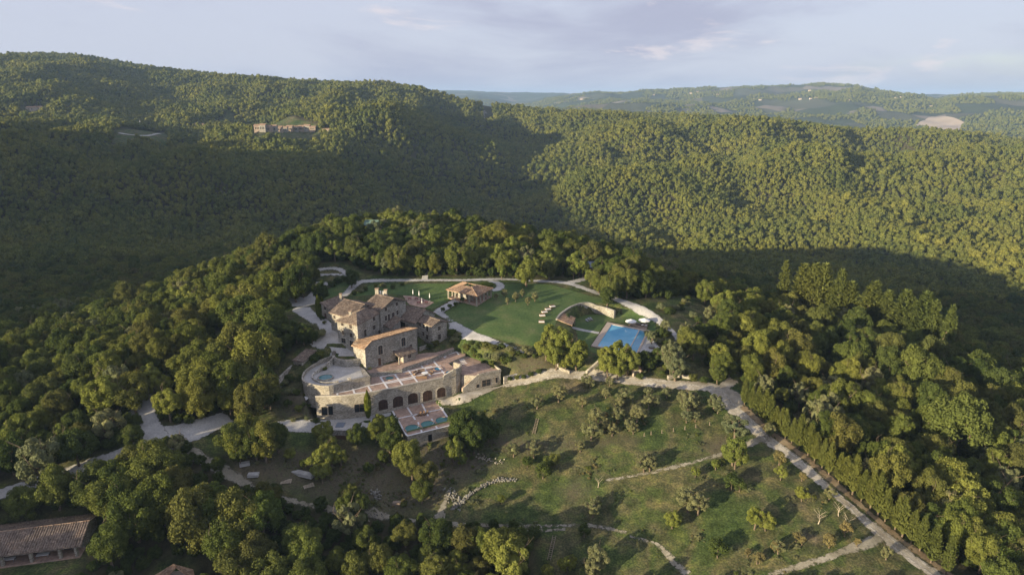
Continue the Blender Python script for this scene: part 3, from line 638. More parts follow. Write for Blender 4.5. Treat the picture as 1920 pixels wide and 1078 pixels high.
sheet('lower_lane', [R_(FULL, [(812,758),(860,745),(925,730),(982,714),(1021,704),(1050,701),(1100,704),(1178,713),(1269,722),(1330,726),(1372,742),(1368,761)], [4,4,3.6,3.4,3.4,3.6,3.8,4.2,4.2,5,7,6])], 'dirt', .13, 1.1)
sheet('farm_lane', [R_(FULL, [(1350,735),(1375,765),(1402,790),(1431,817),(1486,857),(1541,905),(1597,953),(1652,1001),(1708,1045),(1763,1085),(1840,1150)], [6,5.5,4.6,4.2,3.3,2.8,2.8,3.2,3.4,3.4,3.4], .12)], 'dirt', .08, .9)
sheet('junction_spur', [R_(FULL, [(1352,738),(1362,722),(1378,712)], 3.5)], 'dirt', .10)
sheet('field_path', [R_(FULL, [(1440,822),(1415,828),(1394,838),(1354,851),(1288,870),(1214,887),(1160,897),(1136,901)], [4,2.6,2,1.6,1.2,1,.8,.6], .3)], 'track', .10, .6)
sheet('field_track', [R_(FULL, [(1655,1008),(1578,1036),(1505,1060),(1440,1078)], [2.4,2,1.6,.9], .3)], 'track', .10, .6)
sheet('cart_track', [R_(FULL, [(470,912),(520,932),(556,941),(625,955),(697,966)], [2.2,1.8,1.4,1.8,2.6], .3), R_(FULL, [(690,960),(745,974),(816,980),(900,984),(985,987),(1077,985),(1125,988),(1175,999)], [3,1.6,1.3,1.1,1,1,1.1,1.1], .35), R_(FULL, [(816,981),(900,994),(990,996),(1060,992)], [1.5,1.1,1,.8], .35), R_(B1, [(1340,640),(1375,560),(1400,480),(1420,440)], [2.4,1.6,1.2,.5], .3),
     R_(FULL, [(1180,1005),(1232,1020),(1260,1050),(1290,1078)], [.9,1.2,1.4,1.6], .35)], 'track', .11, .5)
sheet('entrance_road', [R_(FULL, [(-60,948),(0,926),(60,908),(126,888),(175,870),(225,853),(262,838),(300,823),(347,812),(390,796),(430,781)], [4.5,4,4,4,4,4,5,9,8.5,7,6]), R_(FULL, [(520,800),(560,799),(600,797),(650,797),(700,790)], 4)], 'gravel', .07)
sheet('forest_fork', [w(FULL, [(250,835),(262,800),(246,785),(222,775),(236,745),(272,732),(290,742),(290,765),(300,790),(318,815),(300,835)]), R_(FULL, [(283,738),(300,712),(318,690),(330,672)], 4)], 'gravel', .09)
sheet('rough_track', [R_(FULL, [(325,818),(352,845),(379,861),(410,878),(442,895),(473,914)], [4.5,3.6,3,3,2.8,2], .2)], 'track', .11, .9)
sheet('lawn', [w(Z3, [(130,408),(300,318),(380,320),(480,252),(548,222),(530,196),(640,200),(780,200),(900,208),(1050,250),(1180,290),(1250,300),(1330,340),(1380,345),(1160,335),(1090,338),(1010,375),(945,440),(925,500),(850,560),(800,640),(780,652),(700,640),(600,622),(500,596),(400,575),(280,535),(190,485),(150,450)]),
               w(Z1, [(650,165),(900,160),(1100,155),(1400,152),(1640,150),(1400,150),(1330,200),(1400,275),(1230,375),(1190,385),(1130,370),(1220,325),(1050,262),(950,262),(800,240),(600,260),(450,275),(520,240),(600,190)]),
               w(Z1, [(210,300),(250,215),(330,160),(400,110),(500,100),(505,170),(430,225),(380,245),(300,275)])], 'lawn', .05)
sheet('pool_lawn', [w(Z6, [(285,420),(300,350),(420,302),(640,302),(760,310),(850,255),(960,250),(1100,320),(1190,420),(1200,500),(1100,500),(1110,400),(640,378),(450,660),(560,690),(560,780),(430,720),(330,600)], ZPOOL)], 'lawn', .05)
# ------------------------------------------------------------------ trees read off the photo one by one
HERO = [
 # around the entrance road and the left foreground
 ('oak',Z4,[(560,800,95),(700,760,90),(800,650,85),(910,610,85),(760,780,110),(640,860,110),(900,700,110),(1000,670,80),(1050,800,95),(960,860,120),(800,960,130),(1150,900,85),(1150,980,140),(1280,930,110),(1420,960,130),(1560,960,110),(330,800,85),(140,900,80),(1480,460,90),(1420,520,85),(1570,530,85),(1470,330,80),(1180,270,95),(1180,180,110),(1250,110,110),(1120,90,100),(1330,60,100),(1420,160,90),(1500,260,90),(1370,250,80)]),
 ('dark',Z4,[(780,500,58),(1560,180,85),(1600,260,60),(450,560,90),(60,600,80),(700,850,90),(1420,600,50)]),
 ('bright',Z4,[(620,250,100),(820,170,62),(900,160,62),(950,200,55),(1360,290,62),(1440,260,55),(1480,150,55),(880,120,50),(1900,640,60),(580,700,60)]),
 ('olive',Z4,[(640,430,80),(230,640,105),(1040,550,50)]),
 ('oak',B1,[(100,620,90),(180,560,90),(80,760,110),(250,840,110),(340,960,110),(500,740,85),(560,820,95),(560,950,100),(130,930,110),(1160,230,85),(1190,300,65),(1270,350,70),(1250,440,60),(820,470,62),(790,540,55),(880,520,50),(1150,700,70),(1300,840,70),(860,900,80),(740,860,60),(900,740,70),(1000,860,80),(300,440,42),(350,470,50),(1470,900,70),(1600,900,60)]),
 ('bright',B1,[(660,90,55),(680,160,60),(710,230,62),(650,330,55),(760,240,48),(1440,190,62),(1480,250,45),(1270,920,50),(460,220,35),(545,280,28),(600,720,50),(1340,880,40)]),
 ('dark',B1,[(250,160,80),(380,120,70),(120,130,90),(860,110,55),(1060,130,75),(1500,60,95),(1560,120,80),(1480,100,70),(1600,40,60),(930,310,30),(1020,240,35)]),
 ('oak',Z2,[(690,700,85),(840,670,80),(720,620,60),(850,740,70)]),
 # around the swimming pool
 ('bright',Z3,[(920,580,95),(860,660,75),(1010,640,95),(1080,700,90),(1000,760,60),(930,720,80),(1400,700,90),(1450,750,75),(1290,700,60),(1300,780,70),(1380,800,65)]),
 ('olive',Z3,[(1760,700,85),(1800,780,75),(1720,500,45),(1870,540,60),(1620,580,40),(710,670,32),(560,262,26),(640,290,30),(500,290,20),(690,262,22),(730,320,26),(780,290,26),(580,320,20)]),
 ('oak',Z3,[(1890,600,80),(1400,140,85),(1480,90,85),(1330,220,75),(1360,110,80),(1560,70,80),(1240,190,60),(1210,160,55),(1640,130,80),(1580,200,70),(1090,80,50),(1130,90,45),(880,90,60),(560,60,60),(620,90,45)]),
 ('bright',Z3,[(1180,150,45),(1060,100,45),(1120,60,45),(960,40,45),(540,110,40)]),
 ('dark',Z3,[(1300,290,60),(1660,720,55),(1600,760,50),(1560,740,55),(1720,640,30),(1690,560,40)]),
 # the grove right of the pool and the junction
 ('oak',B4,[(330,230,48),(440,290,45),(520,340,50),(500,410,75),(570,390,60),(240,450,50),(310,430,40),(270,500,60),(410,590,55),(390,640,40),(450,610,40),(580,520,70),(620,470,60),(560,610,60),(700,460,60),(790,520,80),(840,600,70),(700,560,70),(1060,560,75),(1110,600,60),(1020,530,45),(1290,430,75),(1380,440,80),(1460,460,60),(1240,520,70),(1250,590,75),(1400,620,90),(1480,540,70),(1650,560,70),(1700,620,70),(1800,700,70),(1880,760,60),(1120,800,70),(1300,920,60),(1450,780,70),(1740,860,70),(1580,760,80),(1600,900,120),(1360,760,60),(1880,900,70)]),
 ('olive',B4,[(160,560,62),(180,610,50),(350,340,35),(240,780,45),(800,740,50),(950,700,50),(940,820,75),(880,850,60),(650,920,28),(1080,720,35),(620,700,50)]),
 # along the upper road, behind the villa
 ('dark',B5,[(460,400,75),(430,415,52),(500,400,52),(590,440,42),(740,375,42),(330,620,90),(290,690,90),(410,665,60),(505,655,46),(465,640,44),(545,665,30)]),
 ('oak',B5,[(310,570,85),(250,500,80),(340,420,70),(180,560,90),(370,500,70),(270,760,110),(180,700,90),(230,860,90),(300,930,80),(130,900,90)]),
 ('bright',B5,[(1325,265,42),(1620,350,55),(1640,310,40),(1540,280,55),(1550,220,50),(1730,290,50),(1880,300,60)]),
]
for kind, zf, lst in HERO:
    for (a, b, r) in lst: crown_at(kind, zf, a, b, r, asp=random.uniform(.95, 1.25))
# the olive grove and the scattered trees of the field
for a, b, r in [(735,160,34),(712,200,24),(855,140,20),(860,190,30),(890,190,25),(1035,170,32),(1090,180,32),(1055,210,30),(1050,270,26),(1095,270,22),(1190,190,32),(1210,220,28),(590,265,38),(565,335,42),(640,310,28),(672,335,28),(700,255,32),(800,250,34),(830,250,28),(760,310,28),(780,330,24),(400,150,36),(290,190,30),(520,190,26),(640,150,22),(540,80,26),(560,100,22),(1300,320,50),(1270,300,36),(1060,690,50),(1110,710,45),(835,500,38),(865,500,34),(575,730,36),(600,700,22),(275,430,36),(170,440,30),(660,90,20),(950,150,22),(510,420,24)]:
    crown_at('olive', B2, a, b, r*1.25, asp=.85)
for a, b, r in [(980,790,40),(1400,780,46),(1455,800,40),(1290,440,62),(1300,470,50),(1095,550,22),(1200,515,20),(1530,555,30),(440,1020,38),(465,1000,26),(345,1060,34)]:
    crown_at('bright', B2, a, b, r, asp=1.1)
for a, b, r in [(600,990,62),(570,1040,50)]: crown_at('olive', B2, a, b, r)
for a, b, r in [(1280,600,40),(1320,620,30),(1210,940,45),(320,545,40),(380,490,30),(240,500,26),(530,850,32),(280,860,34),(40,340,60),(350,500,30),(110,690,22)]:
    crown_at('shrub', B2, a, b, r, var=random.choice([0, 1, 1]))
for a, b, r in [(1410,990,26),(1500,930,24),(1360,960,18)]: crown_at('tan', B2, a, b, r)
for a, b, r in [(500,660,34),(60,510,22),(90,500,16)]: crown_at('bright', B3, a, b, r)
for a, b, r in [(330,335,28),(640,655,30),(720,840,34),(640,900,32),(470,880,22),(380,930,30),(500,900,20),(285,985,26),(930,960,28),(780,910,18),(500,575,20),(385,480,34)]: crown_at('tan' if random.random() < .7 else 'olive', B3, a, b, r)
for a, b, r in [(585,775,40),(690,730,34),(740,790,30)]: crown_at('bare', B3, a, b, r, H=4.2)
crown_at('bare', B2, 600, 600, 30, H=3.4); crown_at('bare', B2, 575, 335, 30, H=3.2)
# shrubs of the gardens
for zf, kind, lst in [
  (Z3,'shrub',[(290,660,34),(340,680,30),(380,640,34),(430,640,34),(480,660,34),(540,650,30),(600,670,30),(440,720,34),(500,720,36),(540,730,32),(590,740,30),(620,700,26),(380,720,26),(660,700,26),(700,720,26),(780,720,22),(740,700,22),(410,770,22),(470,770,26),(560,770,22),
               (1700,370,24),(1750,380,24),(1800,370,24),(1840,350,24),(1880,300,24),(1850,320,20),(1880,340,22),(1780,400,20),(1680,350,22),(1840,380,20),
               (1640,560,30),(1680,610,30),(1740,560,26),(1700,530,22),(1560,720,30),(1620,720,30),(1660,770,30),(1720,800,26),(1600,790,24),(1780,820,22),(1700,840,22),(1560,830,22),
               (600,880,20),(650,875,20),(700,870,20),(750,850,22),(810,830,24),(560,890,18),(345,720,18),(415,775,16),(480,800,16)]),
  (Z1,'shrub',[(1380,600,50),(1400,660,45),(1230,690,40),(1180,720,34),(690,170,20),(760,165,30),(850,180,26),(930,155,24),(600,200,26),(560,215,26),(500,240,24),(350,130,40),(300,160,34),(380,115,30),(470,120,50),(180,600,60),(110,560,70),(60,640,60),(230,500,20),(230,920,26),(425,865,26),(885,815,26),(1005,805,18),(580,890,22),(640,910,18),(210,460,24),(1420,610,40),(1550,680,26),(1660,700,30)]),
  (Z7,'shrub',[(530,210,60),(600,190,50),(560,160,40),(250,420,60),(200,460,50),(150,490,40),(260,400,40),(270,560,55),(340,570,45),(640,310,36),(895,235,40),(1080,280,22),(500,650,45),(390,390,30),(240,700,50),(360,760,50),(560,880,30),(450,860,30),(300,880,30),(520,620,35),(545,680,30),(500,700,35),(520,740,28),(470,720,30),(430,600,28),(420,700,30),(480,640,26)]),
  (FULL,'shrub',[(1240,575,9),(1255,583,9),(1300,590,9),(1310,600,8),(1215,625,8),(1200,705,8),(1300,708,9),(1320,712,8),(1285,700,8)])]:
    for a, b, r in lst: crown_at(kind, zf, a, b, r, asp=.8, H=None, hmul=.8)
crown_at('bright', Z3, 722, 130, 52, H=10, asp=1.75)
for a, b in [(117,385),(165,360),(210,345),(257,310)]: crown_at('shrub', Z3, a, b, 18, H=2.2, asp=.9, var=1)
# cypresses
def base_at(kind, zf, a, b, R, H, var=None):
    x, y, z = at(*zf(a, b)); return plant(kind, x, y, R, H, 1.0, var)
base_at('cypress', Z2, 628, 596, .95, 8.4); base_at('cypress', Z1, 183, 458, .9, 8.0); base_at('cypress', Z1, 218, 420, .7, 6.0)
crown_at('cypress', FULL, 1130, 470, 3.5, H=10)
# conifer screen along the farm lane
hl = [B3(190,215), B3(330,330), B3(470,440), B3(640,590), B3(800,720), B3(960,860), B3(1120,1000), B3(1250,1110)]
hw = [at(*q)[:2] for q in hl]
seg = [0]
for i in range(len(hw)-1): seg.append(seg[-1]+math.hypot(hw[i+1][0]-hw[i][0], hw[i+1][1]-hw[i][1]))
s = 0
while s < seg[-1]:
    i = bisect.bisect_right(seg, s)-1; i = min(i, len(hw)-2); t = (s-seg[i])/(seg[i+1]-seg[i]); f = s/seg[-1]
    x = hw[i][0]*(1-t)+hw[i+1][0]*t+random.uniform(-.4, .4)+.8; y = hw[i][1]*(1-t)+hw[i+1][1]*t+random.uniform(-.4, .4)+.5
    H = random.uniform(6.2, 9.0)*(1+.25*f); plant('hedge', x, y, H*random.uniform(.19, .26), H); s += random.uniform(1.8, 2.8)
# tall firs behind the grove
for a, b, H, R in [(840,100,19,3.8),(880,95,18,3.2),(930,95,19,3.2),(1015,125,20,3.0),(1060,190,16,3.0),(1165,185,19,3.8),(1190,230,16,2.6),(1255,235,16,2.8),(1345,235,17,3.2),(1380,280,12,2.4),(1445,245,16,3.4),(1480,280,13,2.6),(1560,305,11,2.0),(730,85,13,2.0),(1040,260,14,2.6)]:
    u, v = B4(a, b); r = 262-(a-840)*.055
    q = ray(u, v); t = r/q[1]; x, y, zt = q[0]*t, r, CZ+q[2]*t; plant('fir', x, y, min(7.5, R*random.uniform(1.5, 2.1)), max(8, min(24, zt-g1(x, y))))
for a, b, H in [(1310,215,9),(1240,170,11),(1660,110,11),(1545,90,9)]:
    crown_at('fir', B5, a, b+40, 20, H=H)

lane_c = [(1350,735),(1375,765),(1402,790),(1431,817),(1486,857),(1541,905),(1597,953),(1652,1001),(1708,1045),(1763,1085),(1840,1150)]
lc = [V_ for V_ in w(FULL, lane_c)]
def offline(pts, d):
    r = []
    for i, p in enumerate(pts):
        a = Vector(pts[max(i-1, 0)]); b = Vector(pts[min(i+1, len(pts)-1)]); t = (b-a).normalized(); r.append((p[0]-t.y*d, p[1]+t.x*d))
    return r
sheet('wheel_ruts', [ribbon(offline(lc, .8), .75, .3), ribbon(offline(lc, -.8), .75, .3)], 'rut', .13, .5)
ll = w(FULL, [(925,730),(982,714),(1021,704),(1050,701),(1100,704),(1178,713),(1269,722),(1345,733)])
sheet('lane_ruts', [ribbon(offline(ll, .9), .8, .3), ribbon(offline(ll, -.9), .8, .3)], 'rut', .18, .5)
sheet('dry_verge', [ribbon(offline(lc[1:], 2.9), 2.2, .3)], 'verge', .10, .7)
# ------------------------------------------------------------------ building materials
def m_stone(name, cols, sc=2.2):
    m, nt, o = mat(name); vo = nn(nt, 'ShaderNodeTexVoronoi'); vo.inputs['Scale'].default_value = sc; g = nn(nt, 'ShaderNodeNewGeometry')
    mp = nn(nt, 'ShaderNodeMapping'); mp.inputs['Scale'].default_value = (1, 1, 1.7); nt.links.new(g.outputs['Position'], mp.inputs[0]); nt.links.new(mp.outputs[0], vo.inputs['Vector'])
    sp = nn(nt, 'ShaderNodeSeparateColor'); nt.links.new(vo.outputs['Color'], sp.inputs[0])
    c = ramp(nt, sp.outputs[0], [(0, cols[0]), (.5, cols[1]), (1, cols[2])]); n2 = noise(nt, .35, 6)
    v = ramp(nt, n2, [(.3, (.70,.68,.64)), (.55, (1,1,1)), (.75, (1.25,1.22,1.15))]); c = mixc(nt, c, v, 1, 'MULTIPLY')
    finish(nt, o, c, .92, vo.outputs['Distance'], .5, .12, .2); M[name] = m
m_stone('stone', [(.18,.165,.14), (.31,.29,.25), (.42,.40,.355)], 2.9)
m_stone('stone_warm', [(.23,.205,.165), (.37,.335,.275), (.47,.43,.36)], 2.9)
m_stone('rubble', [(.22,.20,.17), (.38,.35,.30), (.58,.55,.49)], 1.6)
def m_tile(name, cols):
    m, nt, o = mat(name); vo = nn(nt, 'ShaderNodeTexVoronoi'); vo.inputs['Scale'].default_value = 2.6; g = nn(nt, 'ShaderNodeNewGeometry'); nt.links.new(g.outputs['Position'], vo.inputs['Vector'])
    sp = nn(nt, 'ShaderNodeSeparateColor'); nt.links.new(vo.outputs['Color'], sp.inputs[0]); c = ramp(nt, sp.outputs[0], [(0, cols[0]), (.5, cols[1]), (1, cols[2])])
    v = ramp(nt, noise(nt, .45, 6), [(.3, (.62,.62,.64)), (.55, (1,1,1)), (.75, (1.3,1.2,1.1))]); finish(nt, o, mixc(nt, c, v, 1, 'MULTIPLY'), .9, sp.outputs[1], .4, .06, .2); M[name] = m
m_tile('tile', [(.15,.115,.09), (.23,.175,.135), (.32,.26,.205)])
m_tile('tile_orange', [(.23,.145,.095), (.34,.225,.145), (.43,.32,.23)])
m_tile('tile_grey', [(.16,.135,.12), (.25,.215,.19), (.34,.30,.27)])
m_tile('brick', [(.33,.225,.17), (.39,.275,.21), (.45,.33,.26)])
simple('glazed_wood', (.05,.03,.022), .35, 1.5, .5)
simple('marble', (.70,.68,.66), .6, 4, .1); simple('glass', (.02,.025,.03), .15, spec=.6); simple('timber', (.10,.055,.035), .7, 6, .3); simple('frame', (.20,.14,.10), .7)
simple('lintel', (.46,.42,.35), .9, 2, .2, .3); simple('white', (.78,.77,.74), .7); simple('fabric', (.74,.72,.68), .9); simple('wicker', (.16,.10,.06), .8, 8, .3); simple('cushion', (.36,.26,.18), .9, 3, .2); simple('red_cloth', (.16,.05,.05), .9)
simple('metal', (.28,.29,.30), .4, metal=.6); simple('concrete', (.40,.39,.37), .9, .8, .25, .3, 3); simple('town_wall', (.33,.26,.20), .9, .4, .25); simple('bare_soil', (.40,.33,.26), .95, .01, .15); m_stone('field_stone', [(.15,.14,.12), (.21,.20,.175), (.28,.27,.24)], 1.6); simple('mast', (.38,.38,.38), .8); simple('deck_stone', (.43,.35,.28), .9, 1.5, .15, .2); simple('dark', (.022,.02,.018), .9); simple('greenroof', (.10,.16,.13), .6, 2, .2); simple('greyroof', (.17,.20,.25), .4, 2, .15)  # dark: near-black colour standing for shade inside porch and archway
simple('pooltile', (.10,.34,.55), .5, 3, .1); simple('wood', (.27,.21,.16), .8, 4, .3); simple('plaster', (.50,.42,.34), .9, .8, .2)
def m_water(name, a, b):
    m, nt, o = mat(name); c = ramp(nt, noise(nt, .35, 3), [(.35, a), (.65, b)]); finish(nt, o, c, .12, noise(nt, 2.2, 3), .15, .05, .4); M[name] = m
m_water('water', (.15,.42,.62), (.19,.47,.66)); m_water('water_green', (.035,.15,.16), (.06,.21,.21)); m_water('water_blue', (.05,.22,.36), (.07,.28,.42))
V3 = Vector
def q3(zf, a, b, z): x, y = P(*zf(a, b), z); return V3((x, y, z))
def q2(zf, a, b, z): return V3(P(*zf(a, b), z))
# ------------------------------------------------------------------ roofs, walls, openings
def clip(poly, o, d):
    """parameter range of the line o+t*d inside a convex 2D polygon"""
    lo, hi = -1e9, 1e9; k = len(poly); ar = sum(poly[i][0]*poly[(i+1) % k][1]-poly[(i+1) % k][0]*poly[i][1] for i in range(k)); s = 1 if ar > 0 else -1
    for i in range(k):
        ax, ay = poly[i]; bx_, by_ = poly[(i+1) % k]; nx, ny = -(by_-ay)*s, (bx_-ax)*s; den = nx*d[0]+ny*d[1]; num = nx*(ax-o[0])+ny*(ay-o[1])
        if abs(den) < 1e-9:
            if num > 0: return None
        elif den > 0: lo = max(lo, num/den)
        else: hi = min(hi, num/den)
    return (lo, hi) if hi > lo+.05 else None
def roof_planes(planes, parent, m='tile', th=.22, rib=.42, name='roof', rib_h=.09):
    b = MB()
    for pl in planes:
        pl = [V3(p) for p in pl]; nrm = (pl[1]-pl[0]).cross(pl[2]-pl[0]); nrm.normalize()
        if nrm.z < 0: nrm = -nrm
        k = len(b.v); n_ = len(pl); b.v += [tuple(p) for p in pl]+[tuple(p-V3((0, 0, th))) for p in pl]
        b.f += [list(range(k, k+n_)), list(range(k+2*n_-1, k+n_-1, -1))]+[[k+i, k+(i+1) % n_, k+n_+(i+1) % n_, k+n_+i] for i in range(n_)]
        if abs(nrm.z) > .9999 or not rib: continue
        e = nrm.cross(V3((0, 0, 1))).normalized(); s = nrm.cross(e).normalized(); o = pl[0]
        P2 = [((p-o).dot(e), (p-o).dot(s)) for p in pl]; t = min(p[0] for p in P2)+.2
        while t < max(p[0] for p in P2)-.1:
            c = clip(P2, (t-.09, 0), (0, 1)); c2 = clip(P2, (t+.09, 0), (0, 1))
            if c and c2:
                lo = max(c[0], c2[0]); hi = min(c[1], c2[1])
                if hi > lo+.1: b.obox(o+e*(t-.09)+s*lo+nrm*.004, e*.18, s*(hi-lo), nrm*(rib_h*random.uniform(.75, 1.2)))
            t += rib
    return b.build(name, m, parent)
def gable(parent, A, B, C, zb, ze, rise, m='stone', mr='tile', ov=.45, rib=.42, wallname='wall'):
    """walls A,B,C (+ fourth); the ridge runs parallel to A-B, half way to C"""
    A, B, C = V3(A[:2]), V3(B[:2]), V3(C[:2]); D = A+(C-B); u = (B-A).normalized(); w_ = (C-B).normalized(); hw_ = (C-B).length/2
    b = MB(); mB = (B+C)/2; mA = (A+D)/2; b.prism([A, B, mB, C, D, mA], zb, [ze, ze, ze+rise, ze, ze, ze+rise]); wall = b.build(wallname, m, parent)
    sl = rise/hw_; zo = ze-sl*ov+.12; zr = ze+rise+.14
    a1, b1 = A-u*ov-w_*ov, B+u*ov-w_*ov; c1, d1 = C+u*ov+w_*ov, D-u*ov+w_*ov; r1, r2 = mA-u*ov, mB+u*ov
    pl = [[(*a1, zo), (*b1, zo), (*r2, zr), (*r1, zr)], [(*c1, zo), (*d1, zo), (*r1, zr+.003), (*r2, zr+.003)]]
    rf = roof_planes(pl, parent, mr, rib=rib); rc = MB(); rc.tube((*r1, zr+.02), (*r2, zr+.02), .14, .14, 6); rc.build('ridge_tiles', mr, rf)
    return wall, rf
def opening(parent, A, B, zf, a, b, wz, hz, arch=False, m='glass', surround=None, name='window', frame='frame', mull=True, fixed=None):
    """window or door centred on photo pixel (a, b) of the vertical wall through A and B; size in pixels of that zoom"""
    A, B = V3(A[:2]), V3(B[:2]); t = (B-A).normalized(); nr = V3((t.y, -t.x))
    if nr.dot(A) > 0: nr = -nr
    u, v = zf(a, b); r = ray(u, v); k = nr.dot(A)/(nr.x*r[0]+nr.y*r[1]); x, y, z = r[0]*k, r[1]*k, CZ+r[2]*k
    s = {Z1: 4.8, Z2: 4.8, Z3: 3.84, Z4: 3.17, Z5: 3.2, Z6: 5.988, Z7: 5.988, B1: 3.2, B2: 2.708, FULL: 1}[zf]; D = math.sqrt(x*x+y*y+(z-CZ)**2)
    vis = abs(nr.dot(V3((x, y)).normalized())); W = wz/s/F*D/max(.45, vis*.98); H = hz/s/F*D*1.03
    if fixed: W, H = fixed
    c = V3((x, y, z)); T = V3((*t, 0)); Nn = V3((*nr, 0)); Up = V3((0, 0, 1))
    def shape(w0, h0, d0, d1, off=0):
        pts = [(-w0/2, -h0/2), (w0/2, -h0/2)]
        if arch:
            sp = h0/2-w0*.32; pts += [(w0/2*math.cos(q*math.pi/8), sp+w0*.32*math.sin(q*math.pi/8)) for q in range(9)]
        else: pts += [(w0/2, h0/2), (-w0/2, h0/2)]
        mb = MB(); k_ = len(pts)
        mb.v = [tuple(c+T*p[0]+Up*(p[1]+off)+Nn*d0) for p in pts]+[tuple(c+T*p[0]+Up*(p[1]+off)+Nn*d1) for p in pts]
        mb.f = [list(range(k_)), list(range(2*k_-1, k_-1, -1))]+[[i, (i+1) % k_, k_+(i+1) % k_, k_+i] for i in range(k_)]; return mb
    if surround: fr = shape(W+.5, H+.4, -.05, .07, .1 if not arch else .05).build(name, surround, parent)
    else: fr = shape(W+.14, H+.12, -.05, .05).build(name, frame, parent)
    d = .075 if surround else .055
    pn = shape(W, H, -.04, d).build('pane' if m == 'glass' else 'leaf', m, fr)
    if mull and W > .7:
        mb = MB(); mb.obox(c-T*.04-Up*H/2+Nn*d, T*.08, Up*H*(.96 if not arch else .93), Nn*.03); mb.obox(c-T*W/2+Up*H*.08+Nn*(d+.002), T*W, Up*.07, Nn*.025); mb.build('glazing_bar', frame, fr)
    if not surround and name == 'window':
        mb = MB(); mb.obox(c-T*(W/2+.18)+Up*(H/2+.06)-Nn*.03, T*(W+.36), Up*.16, Nn*.12); mb.build('lintel', 'lintel', fr)
        mb = MB(); mb.obox(c-T*(W/2+.12)-Up*(H/2+.14)-Nn*.03, T*(W+.24), Up*.09, Nn*.16); mb.build('sill', 'lintel', fr)
    return fr, c, W, H
def wallribbon(pts, th, zt, zb, b=None):
    pts = [V3(p[:2]) for p in pts]; l = []; r = []; b = b or MB()
    for i, q in enumerate(pts):
        t = (pts[min(i+1, len(pts)-1)]-pts[max(i-1, 0)]).normalized(); n_ = V3((-t.y, t.x))*th/2; l.append(q+n_); r.append(q-n_)
    zt = zt if isinstance(zt, list) else [zt]*len(pts); zb = zb if isinstance(zb, list) else [zb]*len(pts); k = len(b.v); m_ = len(pts)
    for i in range(m_): b.v += [(*l[i], zb[i]), (*r[i], zb[i]), (*r[i], zt[i]), (*l[i], zt[i])]
    for i in range(m_-1):
        a = k+4*i; c = a+4
        for j in range(4): b.f.append([a+j, a+(j+1) % 4, c+(j+1) % 4, c+j])
    b.f += [[k, k+1, k+2, k+3], [k+4*m_-1, k+4*m_-2, k+4*m_-3, k+4*m_-4]]; return b
def smoothline(pts, n_=4):
    P_ = [V3(p[:2]) for p in pts]; Q = []; k = len(P_)
    for i in range(k-1):
        p0 = P_[max(i-1, 0)]; p1 = P_[i]; p2 = P_[i+1]; p3 = P_[min(i+2, k-1)]
        for j in range(n_): t = j/n_; Q.append(.5*((2*p1)+(-p0+p2)*t+(2*p0-5*p1+4*p2-p3)*t*t+(-p0+3*p1-3*p2+p3)*t**3))
    return Q+[P_[-1]]
def chimney(parent, zf, a, b, z, H=1.6, s=.8):
    c = q2(zf, a, b, z); m_ = MB(); m_.prism([(c.x-s/2, c.y-s/2), (c.x+s/2, c.y-s/2), (c.x+s/2, c.y+s/2), (c.x-s/2, c.y+s/2)], z-1.8, z+H); o = m_.build('chimney', 'stone_warm', parent)
    m_ = MB(); s2 = s+.25; m_.prism([(c.x-s2/2, c.y-s2/2), (c.x+s2/2, c.y-s2/2), (c.x+s2/2, c.y+s2/2), (c.x-s2/2, c.y+s2/2)], z+H+.003, z+H+.15); m_.build('cap', 'tile_orange', o)
    return o
BUILT = []
# ------------------------------------------------------------------ the villa
zA = 8.3
L_, Fr, Rt = q2(Z1, 345, 480, zA), q2(Z1, 525, 520, zA), q2(Z1, 735, 407, zA); Bk = L_+Rt-Fr
villa = empty('stone_villa', (*((L_+Rt)/2), 0), 'big stone country house of joined blocks under several brown tiled roofs', 'house')
b = MB(); b.prism([Fr, Rt, Bk, L_], -4.5, zA); b.build('wall', 'stone', villa)
zR = zA+2.3; a1, a2 = q2(Z1, 518, 418, zR), q2(Z1, 600, 372, zR)
def ex(p, c, o=.5): d_ = (p-c).normalized(); return p+d_*o
cA = (L_+Rt)/2; El, Ef, Er, Eb = [ex(p, cA, .65) for p in (L_, Fr, Rt, Bk)]; zo = zA-.1
roof_planes([[(*El, zo), (*Ef, zo), (*a1, zR)], [(*Ef, zo), (*Er, zo), (*a2, zR), (*a1, zR)], [(*Er, zo), (*Eb, zo), (*a2, zR)], [(*Eb, zo), (*El, zo), (*a1, zR), (*a2, zR)]], villa)
b = MB()
for p_, q_ in ((Ef, a1), (Er, a2), (a1, a2)): b.tube((*p_, zo+.05) if p_ in (Ef, Er) else (*p_, zR+.04), (*q_, zR+.04), .13, .13, 6)
b.build('ridge_tiles', 'tile', villa)
for a, b_, w_, h_ in [(393,512,18,36),(467,535,18,38),(398,590,16,34),(472,615,17,36),(405,664,34,42),(480,692,34,50)]: opening(villa, L_, Fr, Z1, a, b_, w_, h_, surround='lintel' if w_ > 30 else None)
for a, b_, w_, h_ in [(676,468,14,34),(680,545,16,38),(600,597,15,62),(725,590,12,38)]: opening(villa, Fr, Rt, Z1, a, b_, w_, h_)
def pipe(p, z0, z1, off=(0.1, -.12)):
    m_ = MB(); m_.tube((p.x+off[0], p.y+off[1], z0), (p.x+off[0], p.y+off[1], z1), .06, .06, 6); m_.build('drainpipe', 'metal', villa)
pipe(Rt, 0, zA); pipe(Fr, 0, zA)
chimney(villa, Z1, 465, 425, zA+1.9, .9, .8)
# block with the long roof left of the tower
B0 = q2(Z1, 285, 410, 8.2); Br = q2(Z1, 415, 296, 10.6); Br2 = q2(Z1, 588, 340, 10.6); ua = Br2-Br; ub = Br-B0
gable(villa, B0, B0+ua, B0+ua+2*ub, -1, 8.2, 2.4); opening(villa, B0, B0+ua, Z1, 322, 452, 14, 26)
